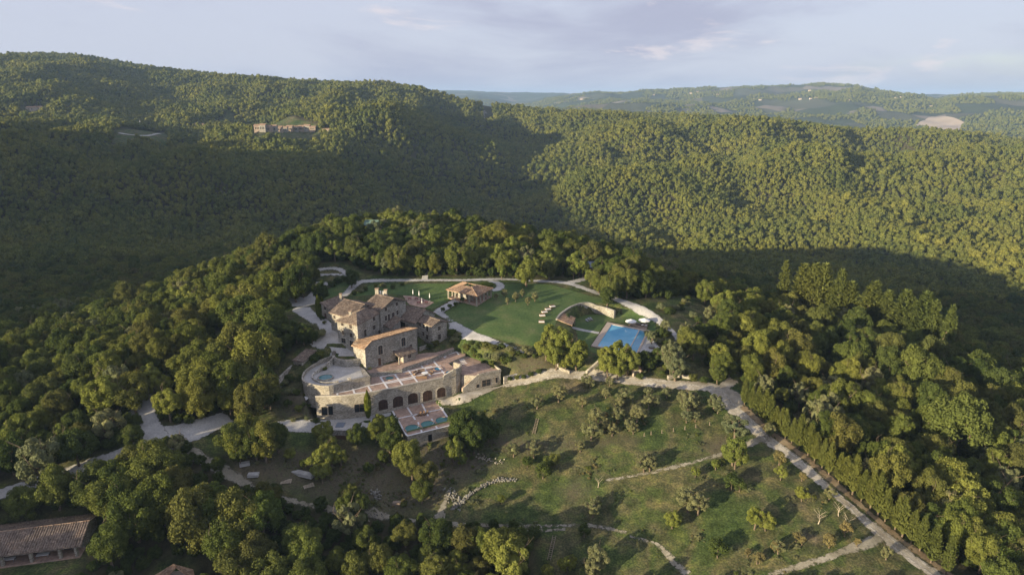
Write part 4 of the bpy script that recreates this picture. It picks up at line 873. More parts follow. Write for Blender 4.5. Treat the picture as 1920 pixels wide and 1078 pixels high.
# leftmost low block with a single slope
C0, C1 = q2(Z1, 203, 330, 7.6), q2(Z1, 280, 388, 6.2); ubn = ub.normalized(); Cb = ubn*9.5
b = MB(); b.prism([C0, C1, C1+Cb, C0+Cb], 0, [7.6, 6.2, 6.2, 7.6]); b.build('wall', 'stone_warm', villa)
uc = (C1-C0).normalized(); roof_planes([[(*(C0-uc*.4-ubn*.4), 7.9), (*(C1+uc*.3-ubn*.4), 6.4), (*(C1+uc*.3+Cb+ubn*.4), 6.4), (*(C0-uc*.4+Cb+ubn*.4), 7.9)]], villa)
opening(villa, C0, C1, Z1, 237, 370, 12, 32); opening(villa, C0, C1, Z1, 241, 442, 13, 42, name='door', m='timber', mull=False)
chimney(villa, Z1, 379, 275, 8.6, 1.2, .8)
# tall gabled block behind
Da, Db = q2(Z1, 735, 387, 9.4), q2(Z1, 962, 303, 9.4); mp_ = (Da+Db)/2; zp = Zat(*Z1(845, 286), mp_.y); bk = q2(Z1, 702, 252, zp)-mp_
gable(villa, Da+bk, Da, Db, -1, 9.4, zp-9.4)
for a, b_, w_, h_ in [(785,382,14,32),(883,335,14,30),(785,462,14,42),(812,455,13,58),(850,432,16,38),(888,412,13,38),(768,532,12,28)]: opening(villa, Da, Db, Z1, a, b_, w_, h_)
chimney(villa, Z1, 706, 240, zp-.2, 1.6, 1.1); chimney(villa, Z1, 783, 240, zp-.2, 1.2, 1.0)
u_ = (Da-Db).normalized(); n_ = V3((-u_.y, u_.x)); n_ = n_ if n_.dot(bk) < 0 else -n_
S0 = Da-u_*1.2; b = MB(); b.prism([S0, S0-u_*5, S0-u_*5+n_*2.6, S0+n_*2.6], -1, [3.6, 5.4, 5.0, 3.2]); b.build('stair_wall', 'stone', villa)
roof_planes([[(*(S0+u_*.2), 3.9), (*(S0-u_*5.3), 5.75), (*(S0-u_*5.3+n_*3), 5.2), (*(S0+u_*.2+n_*3), 3.35)]], villa, name='stair_roof')
cat_ = MB(); c_ = q2(Z1, 735, 232, zp); cat_.cyl((c_.x, c_.y), .35, .35, zp-.9, zp+.5, 10); cat_.cyl((c_.x+.9, c_.y+.3), .3, .3, zp-.9, zp+.35, 10); cat_.build('flue', 'white', villa)
# ------------------------------------------------------------------ rear wings
zF_ = Zat(*Z1(1200, 530), P(*Z1(1205, 695), -2.2)[1]); zF_ = min(max(zF_, 2.2), 4.2)
Fa, Fb = q2(Z1, 1200, 532, zF_), q2(Z1, 1333, 494, zF_); mf = (Fa+Fb)/2; zpf = Zat(*Z1(1258, 486), mf.y); bf = q2(Z1, 1112, 436, zpf)-mf
wing = empty('farm_wing', (*mf, -2.2), 'small two storey stone wing with an orange brown gable roof beside the garden road', 'house')
gable(wing, Fa+bf, Fa, Fb, -4.5, zF_, zpf-zF_, ov=.4)
for a, b_, w_, h_ in [(1092,520,12,34),(1126,535,12,36),(1157,556,12,52),(1122,602,12,36),(1157,632,13,42)]: opening(wing, Fa+bf, Fa, Z1, a, b_, w_, h_)
for a, b_, w_, h_ in [(1265,552,20,34),(1267,630,20,48)]: opening(wing, Fa, Fb, Z1, a, b_, w_, h_)
Ea, Eb_ = q2(Z1, 878, 460, 3.9), q2(Z1, 1066, 535, 3.9); Er_ = q2(Z1, 965, 350, 6.6); ue = Er_-Ea
barn = empty('courtyard_barn', (*((Ea+Eb_)/2), 0), 'low stone barn with a broad dark brown roof and painted porch shade behind the courtyard', 'barn')
gable(barn, Ea, Ea+(q2(Z1, 1135, 389, 6.6)-Er_), Ea+(q2(Z1, 1135, 389, 6.6)-Er_)+2*ue, -2.5, 3.9, 2.7)
opening(barn, Ea, Eb_, Z1, 925, 520, 70, 60, name='porch', m='dark', frame='lintel', mull=False); opening(barn, Ea, Eb_, Z1, 858, 540, 18, 40, name='curtain', m='white', mull=False)  # porch is a flat near-black panel, its shade put into the colour
# ------------------------------------------------------------------ the hall on the terrace
g0 = q2(Z1, 608, 925, -3.7); zt_ = 4.6; g1_ = q2(Z1, 1063, 556, zt_); gf = (g1_-g0).normalized(); bv = q2(Z1, 548, 692, 3.0)-q2(Z1, 604, 744, 3.0)
gbk = V3((-gf.y, gf.x)); gbk = gbk if gbk.x < 0 else -gbk; dep = 6.5; gB = gbk*dep
k_ = (q2(Z1, 685, 688, zt_)-g0).dot(gf); g2 = g0+gf*k_; zb_ = 3.3
hall = empty('stone_hall', (*((g0+g1_)/2+gB/2), -3.7), 'long stone hall with two arched windows and an orange lean-to roof above the brick terrace', 'hall')
b = MB(); b.prism([g0, g2, g1_, g1_+gB, g2+gB, g0+gB], -6, [3.0, zt_, zt_, zb_, zb_, 2.7]); b.build('wall', 'stone', hall)
e0 = g0-gf*.5; roof_planes([[(*(g2+gf*.1-gbk*.35), zt_+.26), (*(g1_+gf*.3-gbk*.35), zt_+.26), (*(g1_+gf*.3+gB+gbk*.4), zb_+.1), (*(g2+gf*.1+gB+gbk*.4), zb_+.1)], [(*(g2-gbk*.35), zt_+.25), (*(e0-gbk*.35), 2.9), (*(e0+gB+gbk*.4), 2.2), (*(g2+gB+gbk*.4), zb_+.08)]], hall, 'tile_orange', rib=.5)
opening(hall, g0, g1_, Z1, 735, 748, 38, 82, True, surround='lintel'); opening(hall, g0, g1_, Z1, 942, 675, 36, 78, True, surround='lintel')
opening(hall, g0, g1_, Z1, 855, 766, 20, 28, surround='lintel'); opening(hall, g0, g1_, Z1, 1010, 712, 18, 28); opening(hall, g0, g1_, Z1, 728, 855, 20, 62, name='door', m='timber', mull=False)
m_ = MB(); m_.tube((g1_.x, g1_.y-.15, -3.5), (g1_.x, g1_.y-.15, zt_), .06, .06); m_.build('drainpipe', 'metal', hall)
h0, h1 = q2(Z1, 945, 866, -3.9), q2(Z1, 1055, 826, -3.9); hz_ = Zat(*Z1(945, 800), h0.y); hb = gbk*4.2
b = MB(); b.prism([h0, h1, h1+hb, h0+hb], -6, [hz_, hz_, hz_+1.1, hz_+1.1]); b.build('porch_wall', 'stone_warm', hall)
hu = (h1-h0).normalized(); roof_planes([[(*(h0-hu*1.8-gbk*.4), hz_), (*(h1+hu*.3-gbk*.4), hz_+.05), (*(h1+hu*.3+hb), hz_+1.3), (*(h0-hu*1.8+hb), hz_+1.3)]], hall, 'tile', name='porch_roof')
opening(hall, h0, h1, Z1, 998, 802, 24, 34)
m_ = MB(); pp = h0-hu*1.6+gbk*.2; m_.cyl((pp.x, pp.y), .2, .2, -5, hz_-.1, 8); m_.build('porch_post', 'stone_warm', hall)
# ------------------------------------------------------------------ the cellar under the brick terrace
def paving(pairs, zf, z, parent, wd=.55, name='paving_strips', m='marble'):
    b = MB()
    for i, ((a, b_), (c, d)) in enumerate(pairs):
        p, q = q2(zf, a, b_, z), q2(zf, c, d, z); t = (q-p).normalized(); n_ = V3((-t.y, t.x))*wd/2; zz = z+.028+(i % 5)*.003; b.obox((*(p-n_), zz), (*(q-p), 0), (*(2*n_), 0), (0, 0, .02))
    return b.build(name, m, parent)
cel = empty('vaulted_cellar', (*q2(Z2, 760, 470, -12), -12), 'long stone building with five arched doors under a white striped brick terrace', 'building')
front = [q2(Z2, a, b_, ZT) for a, b_ in [(150,402),(380,395),(600,372),(800,335),(1080,275),(1300,230)]]
rnd = smoothline([q2(Z2, a, b_, ZT) for a, b_ in [(1300,230),(1375,212),(1430,200),(1456,180),(1462,160)]], 3)
outline = front+rnd[1:]+[q2(Z2, a, b_, ZT) for a, b_ in [(1400,140),(1345,100),(1500,30),(1500,-5),(1395,-25),(1180,60),(930,150),(610,150),(655,230),(640,300),(480,345),(250,378)]]
b = MB(); b.prism(outline, -13.5, ZT); b.build('wall', 'stone_warm', cel)
b = MB(); b.poly([(p.x, p.y, ZT+.012) for p in outline]); b.noflip = True; b.build('brick_paving', 'brick', cel)
wallribbon(front, .35, ZT+.28, ZT-.05).build('coping', 'lintel', cel)
rz = [ZT+.5+1.4*min(1, i/4) for i in range(len(rnd))]; wallribbon(rnd+[q2(Z2, 1430, 150, ZT), q2(Z2, 1398, 142, ZT)], .5, rz+[ZT+1.9, ZT+1.9], ZT-.3).build('bastion_parapet', 'stone_warm', cel)
paving([((245,385),(500,340)),((345,360),(350,390)),((485,330),(505,375)),((500,338),(640,300)),((505,372),(650,358)),((625,308),(655,355)),((640,302),(1190,190)),((735,225),(805,332)),((735,225),(1200,128)),((848,178),(940,303)),((980,155),(1075,277)),((1105,125),(1185,215)),((1195,60),(1320,205)),((780,285),(1050,232)),((1060,165),(1280,122)),((1200,198),(1400,165)),((950,128),(1155,85)),((955,142),(1160,100)),((1120,75),(1160,110)),((1120,75),(1330,38)),((1295,20),(1318,52)),((1340,25),(1420,0)),((1410,-20),(1440,25))], Z2, ZT, cel)
segs = list(zip(front[:-1], front[1:]))
def on_front(a, b_, w_, h_, **kw):
    u, v = Z2(a, b_)
    for A_, B_ in segs+list(zip(rnd[:-1], rnd[1:])):
        t = (B_-A_).normalized(); nr = V3((t.y, -t.x)); r = ray(u, v); k = nr.dot(A_)/(nr.x*r[0]+nr.y*r[1]); p = V3((r[0]*k, r[1]*k)); s = (p-A_).dot(t)
        if 0 <= s <= (B_-A_).length: return opening(cel, A_, B_, Z2, a, b_, w_, h_, **kw)
for a, b_, w_, h_ in [(760,472,78,92),(893,443,86,98),(1027,414,84,96),(1160,390,82,96),(1283,361,72,88)]:
    on_front(a, b_, w_, h_, arch=True, m='glazed_wood', surround='stone_warm', name='arched_door', frame='timber')
for a, b_, w_, h_ in [(232,530,42,74),(289,525,34,74)]: on_front(a, b_, w_, h_, name='door', mull=False)
on_front(547,502,78,70, name='glazed_door')
# raised walk along the hall
up = [q2(Z1, a, b_, -3.9) for a, b_ in [(560,880),(610,935),(640,960),(930,920),(950,905),(1120,850),(1190,828),(1400,735),(1330,690),(1210,690),(1070,735)]]
walk = MB(); walk.prism(up, -7, -3.9); wk = walk.build('raised_walk', 'stone'); tag(wk, 'raised brick walk between the long stone hall and the roof terrace', 'walkway')
b = MB(); b.poly([(p.x, p.y, -3.888) for p in up]); b.noflip = True; b.build('brick_paving', 'brick', wk)
wallribbon([q2(Z1, 1085, 740, -2.6), q2(Z1, 1200, 705, -2.6), q2(Z1, 1330, 652, -2.6)], .5, -2.4, -6); o = wallribbon([q2(Z1, 1085, 740, -2.8), q2(Z1, 1200, 705, -2.8), q2(Z1, 1330, 652, -2.8)], .5, -2.2, -6).build('garden_wall', 'stone'); tag(o, 'stone wall holding the planted bed in front of the small farm wing', 'wall')
# service building at the right end
Sv = [q2(Z2, a, b_, -5.6) for a, b_ in [(1462,205),(1530,300),(1620,212),(1818,170),(1700,88),(1500,20),(1345,100),(1400,140)]]
sf0, sf1 = q2(Z2, 1522, 330, -10), q2(Z2, 1835, 262, -9.6)
sv = empty('service_building', (*((sf0+sf1)/2), -10.5), 'stone utility building with a wide dark window at the right end of the terrace', 'building')
t0_, t1_ = q2(Z2, 1620, 214, -6.0), q2(Z2, 1818, 172, -6.0)
b = MB(); b.prism([t0_, t1_, q2(Z2, 1700, 88, -6), q2(Z2, 1500, 22, -6), q2(Z2, 1350, 98, -6), q2(Z2, 1402, 150, -6), q2(Z2, 1465, 205, -6)], -12, -6.0); b.build('wall', 'stone_warm', sv)
b = MB(); b.poly([(p.x, p.y, -5.985) for p in [t0_, t1_, q2(Z2, 1700, 88, -6), q2(Z2, 1500, 22, -6), q2(Z2, 1350, 98, -6), q2(Z2, 1402, 150, -6), q2(Z2, 1465, 205, -6)]]); b.noflip = True; b.build('brick_paving', 'brick', sv)
wallribbon([t0_, t1_, q2(Z2, 1700, 88, -6)], .4, -5.4, -6.1).build('parapet', 'stone_warm', sv)
sd = (t1_-t0_).normalized(); b = MB(); b.prism([t0_-sd*.05, t0_-sd*5.2, t0_-sd*5.2+V3((-sd.y, sd.x))*.4, t0_-sd*.05+V3((-sd.y, sd.x))*.4], -12, [-5.5, -8.9, -8.9, -5.5]); b.build('stair_parapet', 'stone_warm', sv)
b = MB()
for i in range(12): p_ = t0_-sd*(.4+.4*i); b.obox((*(p_+V3((-sd.y, sd.x))*.45), -12), (*(sd*.4), 0), (*(V3((-sd.y, sd.x))*1.5), 0), (0, 0, 5.8-.3*i))
b.build('outside_stair', 'brick', sv)
opening(sv, t0_, t1_, Z2, 1688, 276, 72, 56, name='glazed_door', mull=True); opening(sv, t0_, t1_, Z2, 1779, 251, 15, 48); opening(sv, t0_-sd*5, t1_, Z2, 1611, 305, 22, 28, name='door', mull=False)
opening(sv, q2(Z2, 1402, 150, -6), q2(Z2, 1600, 205, -6)-V3((0, 0)), Z2, 1470, 285, 22, 52, name='door', mull=False)
b = MB()
for i in range(6): p_ = q2(Z2, 1425+i*9, 45+i*11, -5.6+0); b.obox((*p_, -5.97), (1.6, .75, 0), (-.1, .22, 0), (0, 0, .42-.06*i))
o = b.build('marble_steps', 'marble'); tag(o, 'flight of short white steps on the brick deck', 'steps')
def place_box(name, zf, a, b_, z, sx, sy, sz, m, label, cat, rz=0, group=None):
    c = q2(zf, a, b_, z); mb = MB(); u1 = V3((math.cos(rz), math.sin(rz)))*sx; u2 = V3((-math.sin(rz), math.cos(rz)))*sy; mb.obox((*(c-u1/2-u2/2), z), (*u1, 0), (*u2, 0), (0, 0, sz)); o = mb.build(name, m); tag(o, label, cat, group); return o
# round tubs
def tub(zf, a, b_, z, r, h_, mw, label, group=None, name='plunge_tub', mr='brick', cat='pool'):
    c = q2(zf, a, b_, z); o = empty(name, (c.x, c.y, z), label, cat, group)
    m_ = MB(); m_.noflip = True; n_ = 24
    prof = [(r+.35, 0), (r+.35, h_), (r, h_), (r, h_-.12)]
    for pr, pz in prof:
        for i in range(n_): q = 6.2832*i/n_; m_.v.append((c.x+pr*math.cos(q), c.y+pr*math.sin(q), z+pz))
    for k in range(3):
        for i in range(n_): j = (i+1) % n_; m_.f.append([k*n_+i, k*n_+j, (k+1)*n_+j, (k+1)*n_+i])
    m_.build('rim', mr, o); m_ = MB(); m_.poly([(c.x+r*math.cos(6.2832*i/n_), c.y+r*math.sin(6.2832*i/n_), z+h_-.1) for i in range(n_)]); m_.build('water', mw, o); return o
tub(Z2, 818, 236, ZT, 1.25, .14, 'water_green', 'round teal plunge pool at the left end of the gridded roof terrace'); tub(Z2, 1255, 152, ZT, 1.15, .14, 'water_blue', 'small blue round pool on the terrace, left of the curved bastion')
tub(Z2, 1362, 188, ZT, 1.35, .2, 'water_blue', 'blue round pool inside the curved bastion at the terrace corner')
tub(Z7, 662, 415, ZF, 1.9, .45, 'water_green', 'round stone fountain basin with teal water on the gravel yard', name='fountain_basin', mr='stone', cat='fountain')
# lounge on the terrace
def sofa(x, y, z, rz, L0, label, group, m='wicker'):
    o = empty('wicker_sofa', (x, y, z), label, 'sofa', group, rz)
    for nm, bx_, mm in (('base', (-L0/2, -.4, 0, L0, .8, .35), m), ('cushion', (-L0/2+.08, -.38, .352, L0-.16, .6, .14), 'cushion'), ('backrest', (-L0/2, .25, .36, L0, .16, .4), m)):
        mb = LMB(); mb.obox(bx_[:3], (bx_[3], 0, 0), (0, bx_[4], 0), (0, 0, bx_[5])); mb.build(nm, mm, o)
    return o
cc = q2(Z2, 1128, 208, ZT)
for i, (dx, dy, rz_, L0, lb) in enumerate([(-2.6, .9, 1.2, 2.2, 'brown wicker sofa left of the round white terrace table'), (-1.1, 2.6, .4, 2.2, 'brown wicker sofa behind the round white terrace table'), (1.9, 1.4, -.9, 1.6, 'brown wicker armchair right of the round white terrace table'), (-.4, -2.2, 3.1, 3.2, 'longest brown wicker sofa, in front of the round white terrace table')]): sofa(cc.x+dx, cc.y+dy, ZT+.05, rz_, L0, lb, 'wicker seats of the terrace lounge')
def round_table(x, y, z, r, label, m='white'):
    o = empty('round_table', (x, y, z), label, 'table'); mb = LMB(); mb.cyl((0, 0), r, r, .66, .72, 18); mb.build('tabletop', m, o); mb = LMB(); mb.cyl((0, 0), .12, .08, 0, .66, 8); mb.cyl((0, 0), .4, .35, 0, .05, 12); mb.build('pedestal', 'metal', o); return o
round_table(cc.x+.2, cc.y+.1, ZT+.05, .95, 'round white table among the wicker sofas of the roof terrace')
# ------------------------------------------------------------------ the lower bathing deck with three pools
dk = empty('bathing_deck', (*q2(Z2, 1100, 600, ZD), ZD-3), 'brick bathing deck crossed by white strips on a pale stone podium below the arches', 'terrace')
dp = [q2(Z2, a, b_, ZD) for a, b_ in [(826,500),(1232,418),(1382,640),(1379,656),(978,758),(960,735)]]
b = MB(); b.prism(dp, -19, ZD); b.build('wall', 'stone_warm', dk); b = MB(); b.poly([(p.x, p.y, ZD+.012) for p in dp]); b.noflip = True; b.build('brick_paving', 'brick', dk)
paving([((828,503),(975,752)),((968,483),(1050,608)),((1075,630),(1108,718)),((1102,453),(1165,575)),((1195,600),(1248,688)),((1228,420),(1378,645)),((868,603),(1305,508)),((975,755),(1380,655))], Z2, ZD, dk, .5)
dA, dB = q2(Z2, 978, 758, ZD), q2(Z2, 1379, 656, ZD); opening(dk, dA, dB, Z2, 1182, 772, 30, 62, name='door', mull=False)
du = (dB-dA).normalized(); dv = V3((-du.y, du.x))
for i, (a, b_) in enumerate([(1022,700),(1162,665),(1294,630)]):
    c = q2(Z2, a, b_-12, ZD); o = empty('arched_pool', (c.x, c.y, ZD), ['nearest dark teal plunge pool on the bathing deck, leftmost of three', 'middle teal plunge pool of the three on the bathing deck', 'rightmost teal plunge pool of the three on the bathing deck'][i], 'pool', 'plunge pools on the bathing deck')
    def ring(r, front_): return [c+du*r*math.cos(q*math.pi/10)+dv*r*1.0*math.sin(q*math.pi/10) for q in range(11)]+[c-du*r-dv*front_, c+du*r-dv*front_]
    wi, wo = ring(1.95, 1.1), ring(2.3, 1.9); m_ = MB(); m_.noflip = True; k = len(wi)
    m_.v = [(*p, ZD+.05) for p in wo]+[(*p, ZD+.28) for p in wo]+[(*p, ZD+.28) for p in wi]+[(*p, ZD+.06) for p in wi]
    for l in range(3):
        for j in range(k): m_.f.append([l*k+j, l*k+(j+1) % k, (l+1)*k+(j+1) % k, (l+1)*k+j])
    m_.build('rim', 'brick', o); m_ = MB(); m_.poly([(*p, ZD+.16) for p in wi]); m_.build('water', 'water_green', o)
    m_ = MB(); m_.poly([(*p, ZD+.30) for p in [c-du*2.2-dv*1.85, c+du*2.2-dv*1.85, c+du*2.2-dv*1.15, c-du*2.2-dv*1.15]]); m_.build('planted_edge', 'lawn', o)
    m_ = MB(); p_ = c+du*1.2-dv*.6; m_.tube((p_.x, p_.y, ZD+.1), (p_.x+.5, p_.y+.6, ZD+.9), .04, .04); m_.build('handrail', 'white', o)
def lounger(x, y, z, rz, label, group, cush='fabric', fr='wood', name='sun_lounger'):
    o = empty(name, (x, y, z), label, 'sun lounger', group, rz)
    mb = LMB(); mb.obox((-.33, -1, .22), (.66, 0, 0), (0, 2, 0), (0, 0, .07)); mb.build('frame', fr, o)
    for sx in (-.3, .24):
        for sy in (-.9, .8): mb = LMB(); mb.obox((sx, sy, 0), (.06, 0, 0), (0, .06, 0), (0, 0, .22)); mb.build('leg', fr, o)
    mb = LMB(); mb.obox((-.3, -.98, .293), (.6, 0, 0), (0, 1.3, 0), (0, 0, .1)); mb.build('mattress', cush, o)
    mb = LMB(); mb.obox((-.3, .33, .30), (.6, 0, 0), (0, .6, .38), (0, -.05, .09)); mb.build('backrest', cush, o); return o
p_ = q2(Z2, 1118, 568, ZD)
for i in range(3): lounger(p_.x-1+.9*i, p_.y+.3*i, ZD+.06, -.5, ['dark lounger on the bathing deck, leftmost of three', 'dark lounger on the bathing deck, between two others', 'dark lounger on the bathing deck, rightmost of three'][i], 'dark loungers on the bathing deck', 'wicker', 'timber')
p_ = q2(Z2, 1172, 435, -11.8); place = place_box('stone_bench', Z2, 1170, 440, ZD+.03, 2.4, .5, .45, 'timber', 'dark bench before the fourth arched door', 'bench', .4)
# gravel forecourt with the garage below it
gp = [q2(Z2, a, b_, -12.3) for a, b_ in [(240,648),(250,615),(300,598),(600,583),(830,545),(835,560),(790,600),(605,612),(484,668),(484,708),(300,704)]]
ga = empty('garage_block', (*q2(Z2, 400, 700, -12.3), -16), 'gravel covered garage with a dark wide door below the cellar wall', 'garage')
b = MB(); b.prism(gp, -17, -12.2); b.build('wall', 'stone', ga); b = MB(); b.poly([(p.x, p.y, -12.188) for p in gp]); b.noflip = True; b.build('gravel_roof', 'gravel_solid', ga)
A0, A1 = q2(Z2, 300, 704, -12.3), q2(Z2, 484, 708, -12.3); opening(ga, A0, A1, Z2, 398, 772, 120, 44, name='garage_door', m='timber', mull=False)
b = MB(); c = q2(Z2, 375, 655, -12.1); b.obox((c.x-1.1, c.y-1.2, -12.19), (2.2, 0, 0), (0, 2.6, 0), (0, 0, .2)); b.build('skylight', 'greyroof', ga)
# ------------------------------------------------------------------ the round fountain yard
fy = empty('fountain_terrace', (*q2(Z7, 700, 400, ZF), ZF-4), 'rounded stone terrace with pale gravel and a walled ramp curving round its left end', 'terrace')
fo = smoothline([q2(Z7, a, b_, ZF) for a, b_ in [(735,205),(560,272),(445,350),(405,425),(425,478),(520,512),(700,528),(900,474),(1160,420)]], 4)
b = MB(); b.prism(fo+[q2(Z7, a, b_, ZF) for a, b_ in [(1165,395),(1110,325),(1040,262),(775,255)]], -9.5, ZF-.02); b.build('wall', 'stone_warm', fy)
fin = smoothline([q2(Z7, a, b_, ZF) for a, b_ in [(765,245),(680,300),(530,375),(520,425),(600,465),(700,473),(920,440),(1080,410)]], 4)
b = MB(); b.poly([(p.x, p.y, ZF+.012) for p in fin+[q2(Z7, 1085, 405, ZF), q2(Z7, 1035, 262, ZF), q2(Z7, 775, 258, ZF)]]); b.noflip = True; b.build('gravel_floor', 'gravel_solid', fy)
k = len(fo); b = MB(); b.noflip = True; k2 = min(len(fo), len(fin))
for i in range(k2-1): b.poly([(*fo[i], ZF+.016), (*fo[i+1], ZF+.016), (*fin[i+1], ZF+.016), (*fin[i], ZF+.016)])
b.build('ramp_paving', 'gravel_solid', fy)
wallribbon(fo, .45, [ZF+1.3]*4+[ZF+.9]*(k-4), ZF-.2).build('outer_parapet', 'stone_warm', fy)
n2 = len(fin); wallribbon(fin[:n2-6], .4, [ZF+2.4-1.9*min(1, i/9) for i in range(n2-6)], ZF-.1).build('inner_parapet', 'rubble', fy)
o = wallribbon(smoothline([q2(Z7, 745, 165, -1.5), q2(Z7, 778, 204, -1.5), q2(Z7, 900, 222, -1.5), q2(Z7, 1035, 208, -1.5), q2(Z7, 1075, 190, -1.5)], 3), .9, -1.1, -4.5).build('retaining_wall', 'stone'); tag(o, 'curved stone wall between the gravel yard and the sunken fountain terrace', 'wall')
place_box('stone_pillar', Z7, 757, 172, -2.2, .9, .9, 1.9, 'stone', 'square stone pillar where the yard wall meets the ramp', 'pillar', .5)
place_box('stone_well', Z7, 928, 436, ZF, 1.0, .8, .9, 'rubble', 'small stone well head at the front edge of the fountain terrace', 'well', .3)
hs = [q2(Z7, a, b_, -1) for a, b_ in [(300,205),(395,222),(480,170)]]
hut = empty('stone_shed', (*hs[1], -4), 'small stone shed with a tiled lean-to roof left of the fountain terrace', 'shed')
b = MB(); b.prism([hs[0], hs[1], hs[1]+V3((2.5, 5)), hs[0]+V3((2.5, 5))], -6, [-1.2, -1.2, .2, .2]); b.build('wall', 'stone_warm', hut)
roof_planes([[(*(hs[0]+V3((-.4, -.4))), -1.1), (*(hs[1]+V3((.4, -.4))), -1.1), (*(hs[1]+V3((3, 5.4))), .45), (*(hs[0]+V3((2.2, 5.4))), .45)]], hut, 'tile')
opening(hut, hs[0], hs[1], Z7, 375, 285, 24, 50, name='door', mull=False); opening(hut, hs[0], hs[1], Z7, 362, 225, 18, 20)
for nm, pts_, zt, zb, lb in [('garden_wall', [(Z7, 115, 430), (Z7, 200, 340), (Z7, 300, 250)], -2.6, -6, 'low stone wall climbing towards the small stone shed'),
                             ('garden_wall', [(Z7, 390, 640), (Z7, 470, 610), (Z7, 560, 590), (Z7, 650, 600)], -7.0, -10, 'stone wall at the left end of the long cellar'),
                             ('garden_wall', [(Z3, 555, 868), (Z3, 700, 835), (Z3, 830, 800), (Z3, 900, 770)], -6.6, -9, 'long stone wall above the lower lane, right of the service building')]:
    o = wallribbon(smoothline([q2(*a, zt) for a in pts_], 3), .5, zt, zb).build(nm, 'rubble'); tag(o, lb, 'wall')
# polytunnel hoops or white awning left of the cellar
b = MB(); pts_ = [q2(Z7, a, b_, -7.2) for a, b_ in [(130,630),(250,648),(450,658)]]
for i in range(2): b.obox((*(pts_[i]), -7.2), (*(pts_[i+1]-pts_[i]), 0), (.3, 1.6, .25), (0, 0, .08))
o = b.build('white_awning', 'white'); tag(o, 'narrow white awning stretched left of the long cellar', 'awning')
# ------------------------------------------------------------------ open pavilion
zp_ = 6.0; pv = [q2(Z3, a, b_, zp_) for a, b_ in [(138,242),(365,292),(480,232)]]; pv.append(pv[0]+pv[2]-pv[1]); pc = sum(pv, V3((0, 0)))/4
pav = empty('garden_pavilion', (*pc, g1(*pc)), 'open garden pavilion with an orange tiled hip roof pierced by a square light well', 'pavilion')
inn = [pc+(p-pc)*.27 for p in pv]; planes = []
for i in range(4): j = (i+1) % 4; planes.append([(*pv[i], zp_), (*pv[j], zp_), (*inn[j], zp_+1.55), (*inn[i], zp_+1.55)])
roof_planes(planes, pav, 'tile_orange', rib=.5)
b = MB()
for i in range(4): b.tube((*pv[i], zp_+.05), (*inn[i], zp_+1.6), .16, .16)
b.build('hip_tiles', 'tile_orange', pav); gzp = g1(*pc)
for i in range(4):
    j = (i+1) % 4; n_ = 4 if (pv[j]-pv[i]).length > 9 else 3
    for k in range(n_): p = pc+((pv[i]*(1-k/n_)+pv[j]*(k/n_))-pc)*.9; m_ = MB(); m_.obox((p.x-.28, p.y-.28, gzp-.8), (.56, 0, 0), (0, .56, 0), (0, 0, zp_-gzp+.75)); m_.build('pillar', 'stone_warm', pav)
b = MB(); b.prism([pc+(p-pc)*.93 for p in pv], gzp-1.5, gzp+.18); b.build('floor', 'brick', pav)
b = MB(); b.prism([pc+(p-pc)*.5 for p in (pv[0], pv[1], pv[1]*.96+pc*.04, pv[0]*.96+pc*.04)], gzp+.18, zp_+.6); b.build('inner_wall', 'stone', pav)
c_ = q2(Z3, 435, 207, g1(*q2(Z3, 435, 207, 3.5))); b = MB(); b.cyl(c_, 2.6, 2.6, g1(*c_)-.3, g1(*c_)+.5, 20); o = b.build('round_hedge', 'cypress'); tag(o, 'low round clipped hedge behind the open pavilion', 'hedge')
# ------------------------------------------------------------------ swimming pool
def zq(a, b_): return q2(Z6, a, b_, ZPOOL+.2)
po = [zq(650,378), zq(1112,452), zq(985,690), zq(450,662)]; wi = [zq(700,410), zq(1005,470), zq(905,690), zq(540,652)]
# squarer geometry: far edge and left edge as read, the other two parallel
far_ = wi[1]-wi[0]; left_ = wi[3]-wi[0]; wi[2] = wi[0]+far_+left_*.98
sm = zq(1060,487)-wi[1]; sp0, sp1 = wi[1]+far_.normalized()*.35, wi[2]+far_.normalized()*.35; sw = far_.normalized()*2.6
pool = empty('swimming_pool', (*((wi[0]+wi[2])/2), ZPOOL), 'bright blue rectangular swimming pool with a pale tiled border', 'pool')
fu = far_.normalized(); lu = left_.normalized()
O = [wi[0]-fu*2.0-lu*1.5, wi[1]+sw+fu*1.0-lu*1.5, wi[2]+sw+fu*1.0+lu*1.0, wi[3]-fu*2.0+lu*1.0]
b = MB(); zc = ZPOOL+.30
def frame_poly(out_, in_, z0, z1, b):
    for i in range(4):
        j = (i+1) % 4; b.prism([out_[i], out_[j], in_[j], in_[i]], z0, z1)
I4 = [wi[0], wi[1]+sw+fu*.35, wi[2]+sw+fu*.35, wi[3]]; frame_poly(O, I4, ZPOOL-1.5, zc, b); b.build('border', 'deck_stone', pool)
b = MB(); b.prism([wi[1], wi[1]+fu*.35, wi[2]+fu*.35, wi[2]], ZPOOL-1, zc-.06); b.build('dividing_wall', 'lintel', pool)
b = MB(); b.poly([(*p, ZPOOL+.16) for p in wi]); b.build('water', 'water', pool)
b = MB(); b.poly([(*p, ZPOOL+.16) for p in [wi[1]+fu*.36, I4[1]-fu*.01, I4[2]-fu*.01, wi[2]+fu*.36]]); b.build('side_basin', 'water_blue', pool)
sheet('stone_patio', [[tuple(zq(a, b_)) for a, b_ in [(1095,490),(1130,545),(1205,620),(1235,660),(1215,722),(1120,738),(1000,715),(995,690),(1060,560)]]], 'gravel', z=ZPOOL+.08)
sheet('pool_path', [[tuple(q2(Z6, a, b_, ZPOOL)) for a, b_ in [(255,432),(330,452),(560,498),(548,518),(320,475),(250,452)]]], 'concrete', z=ZPOOL+.09)
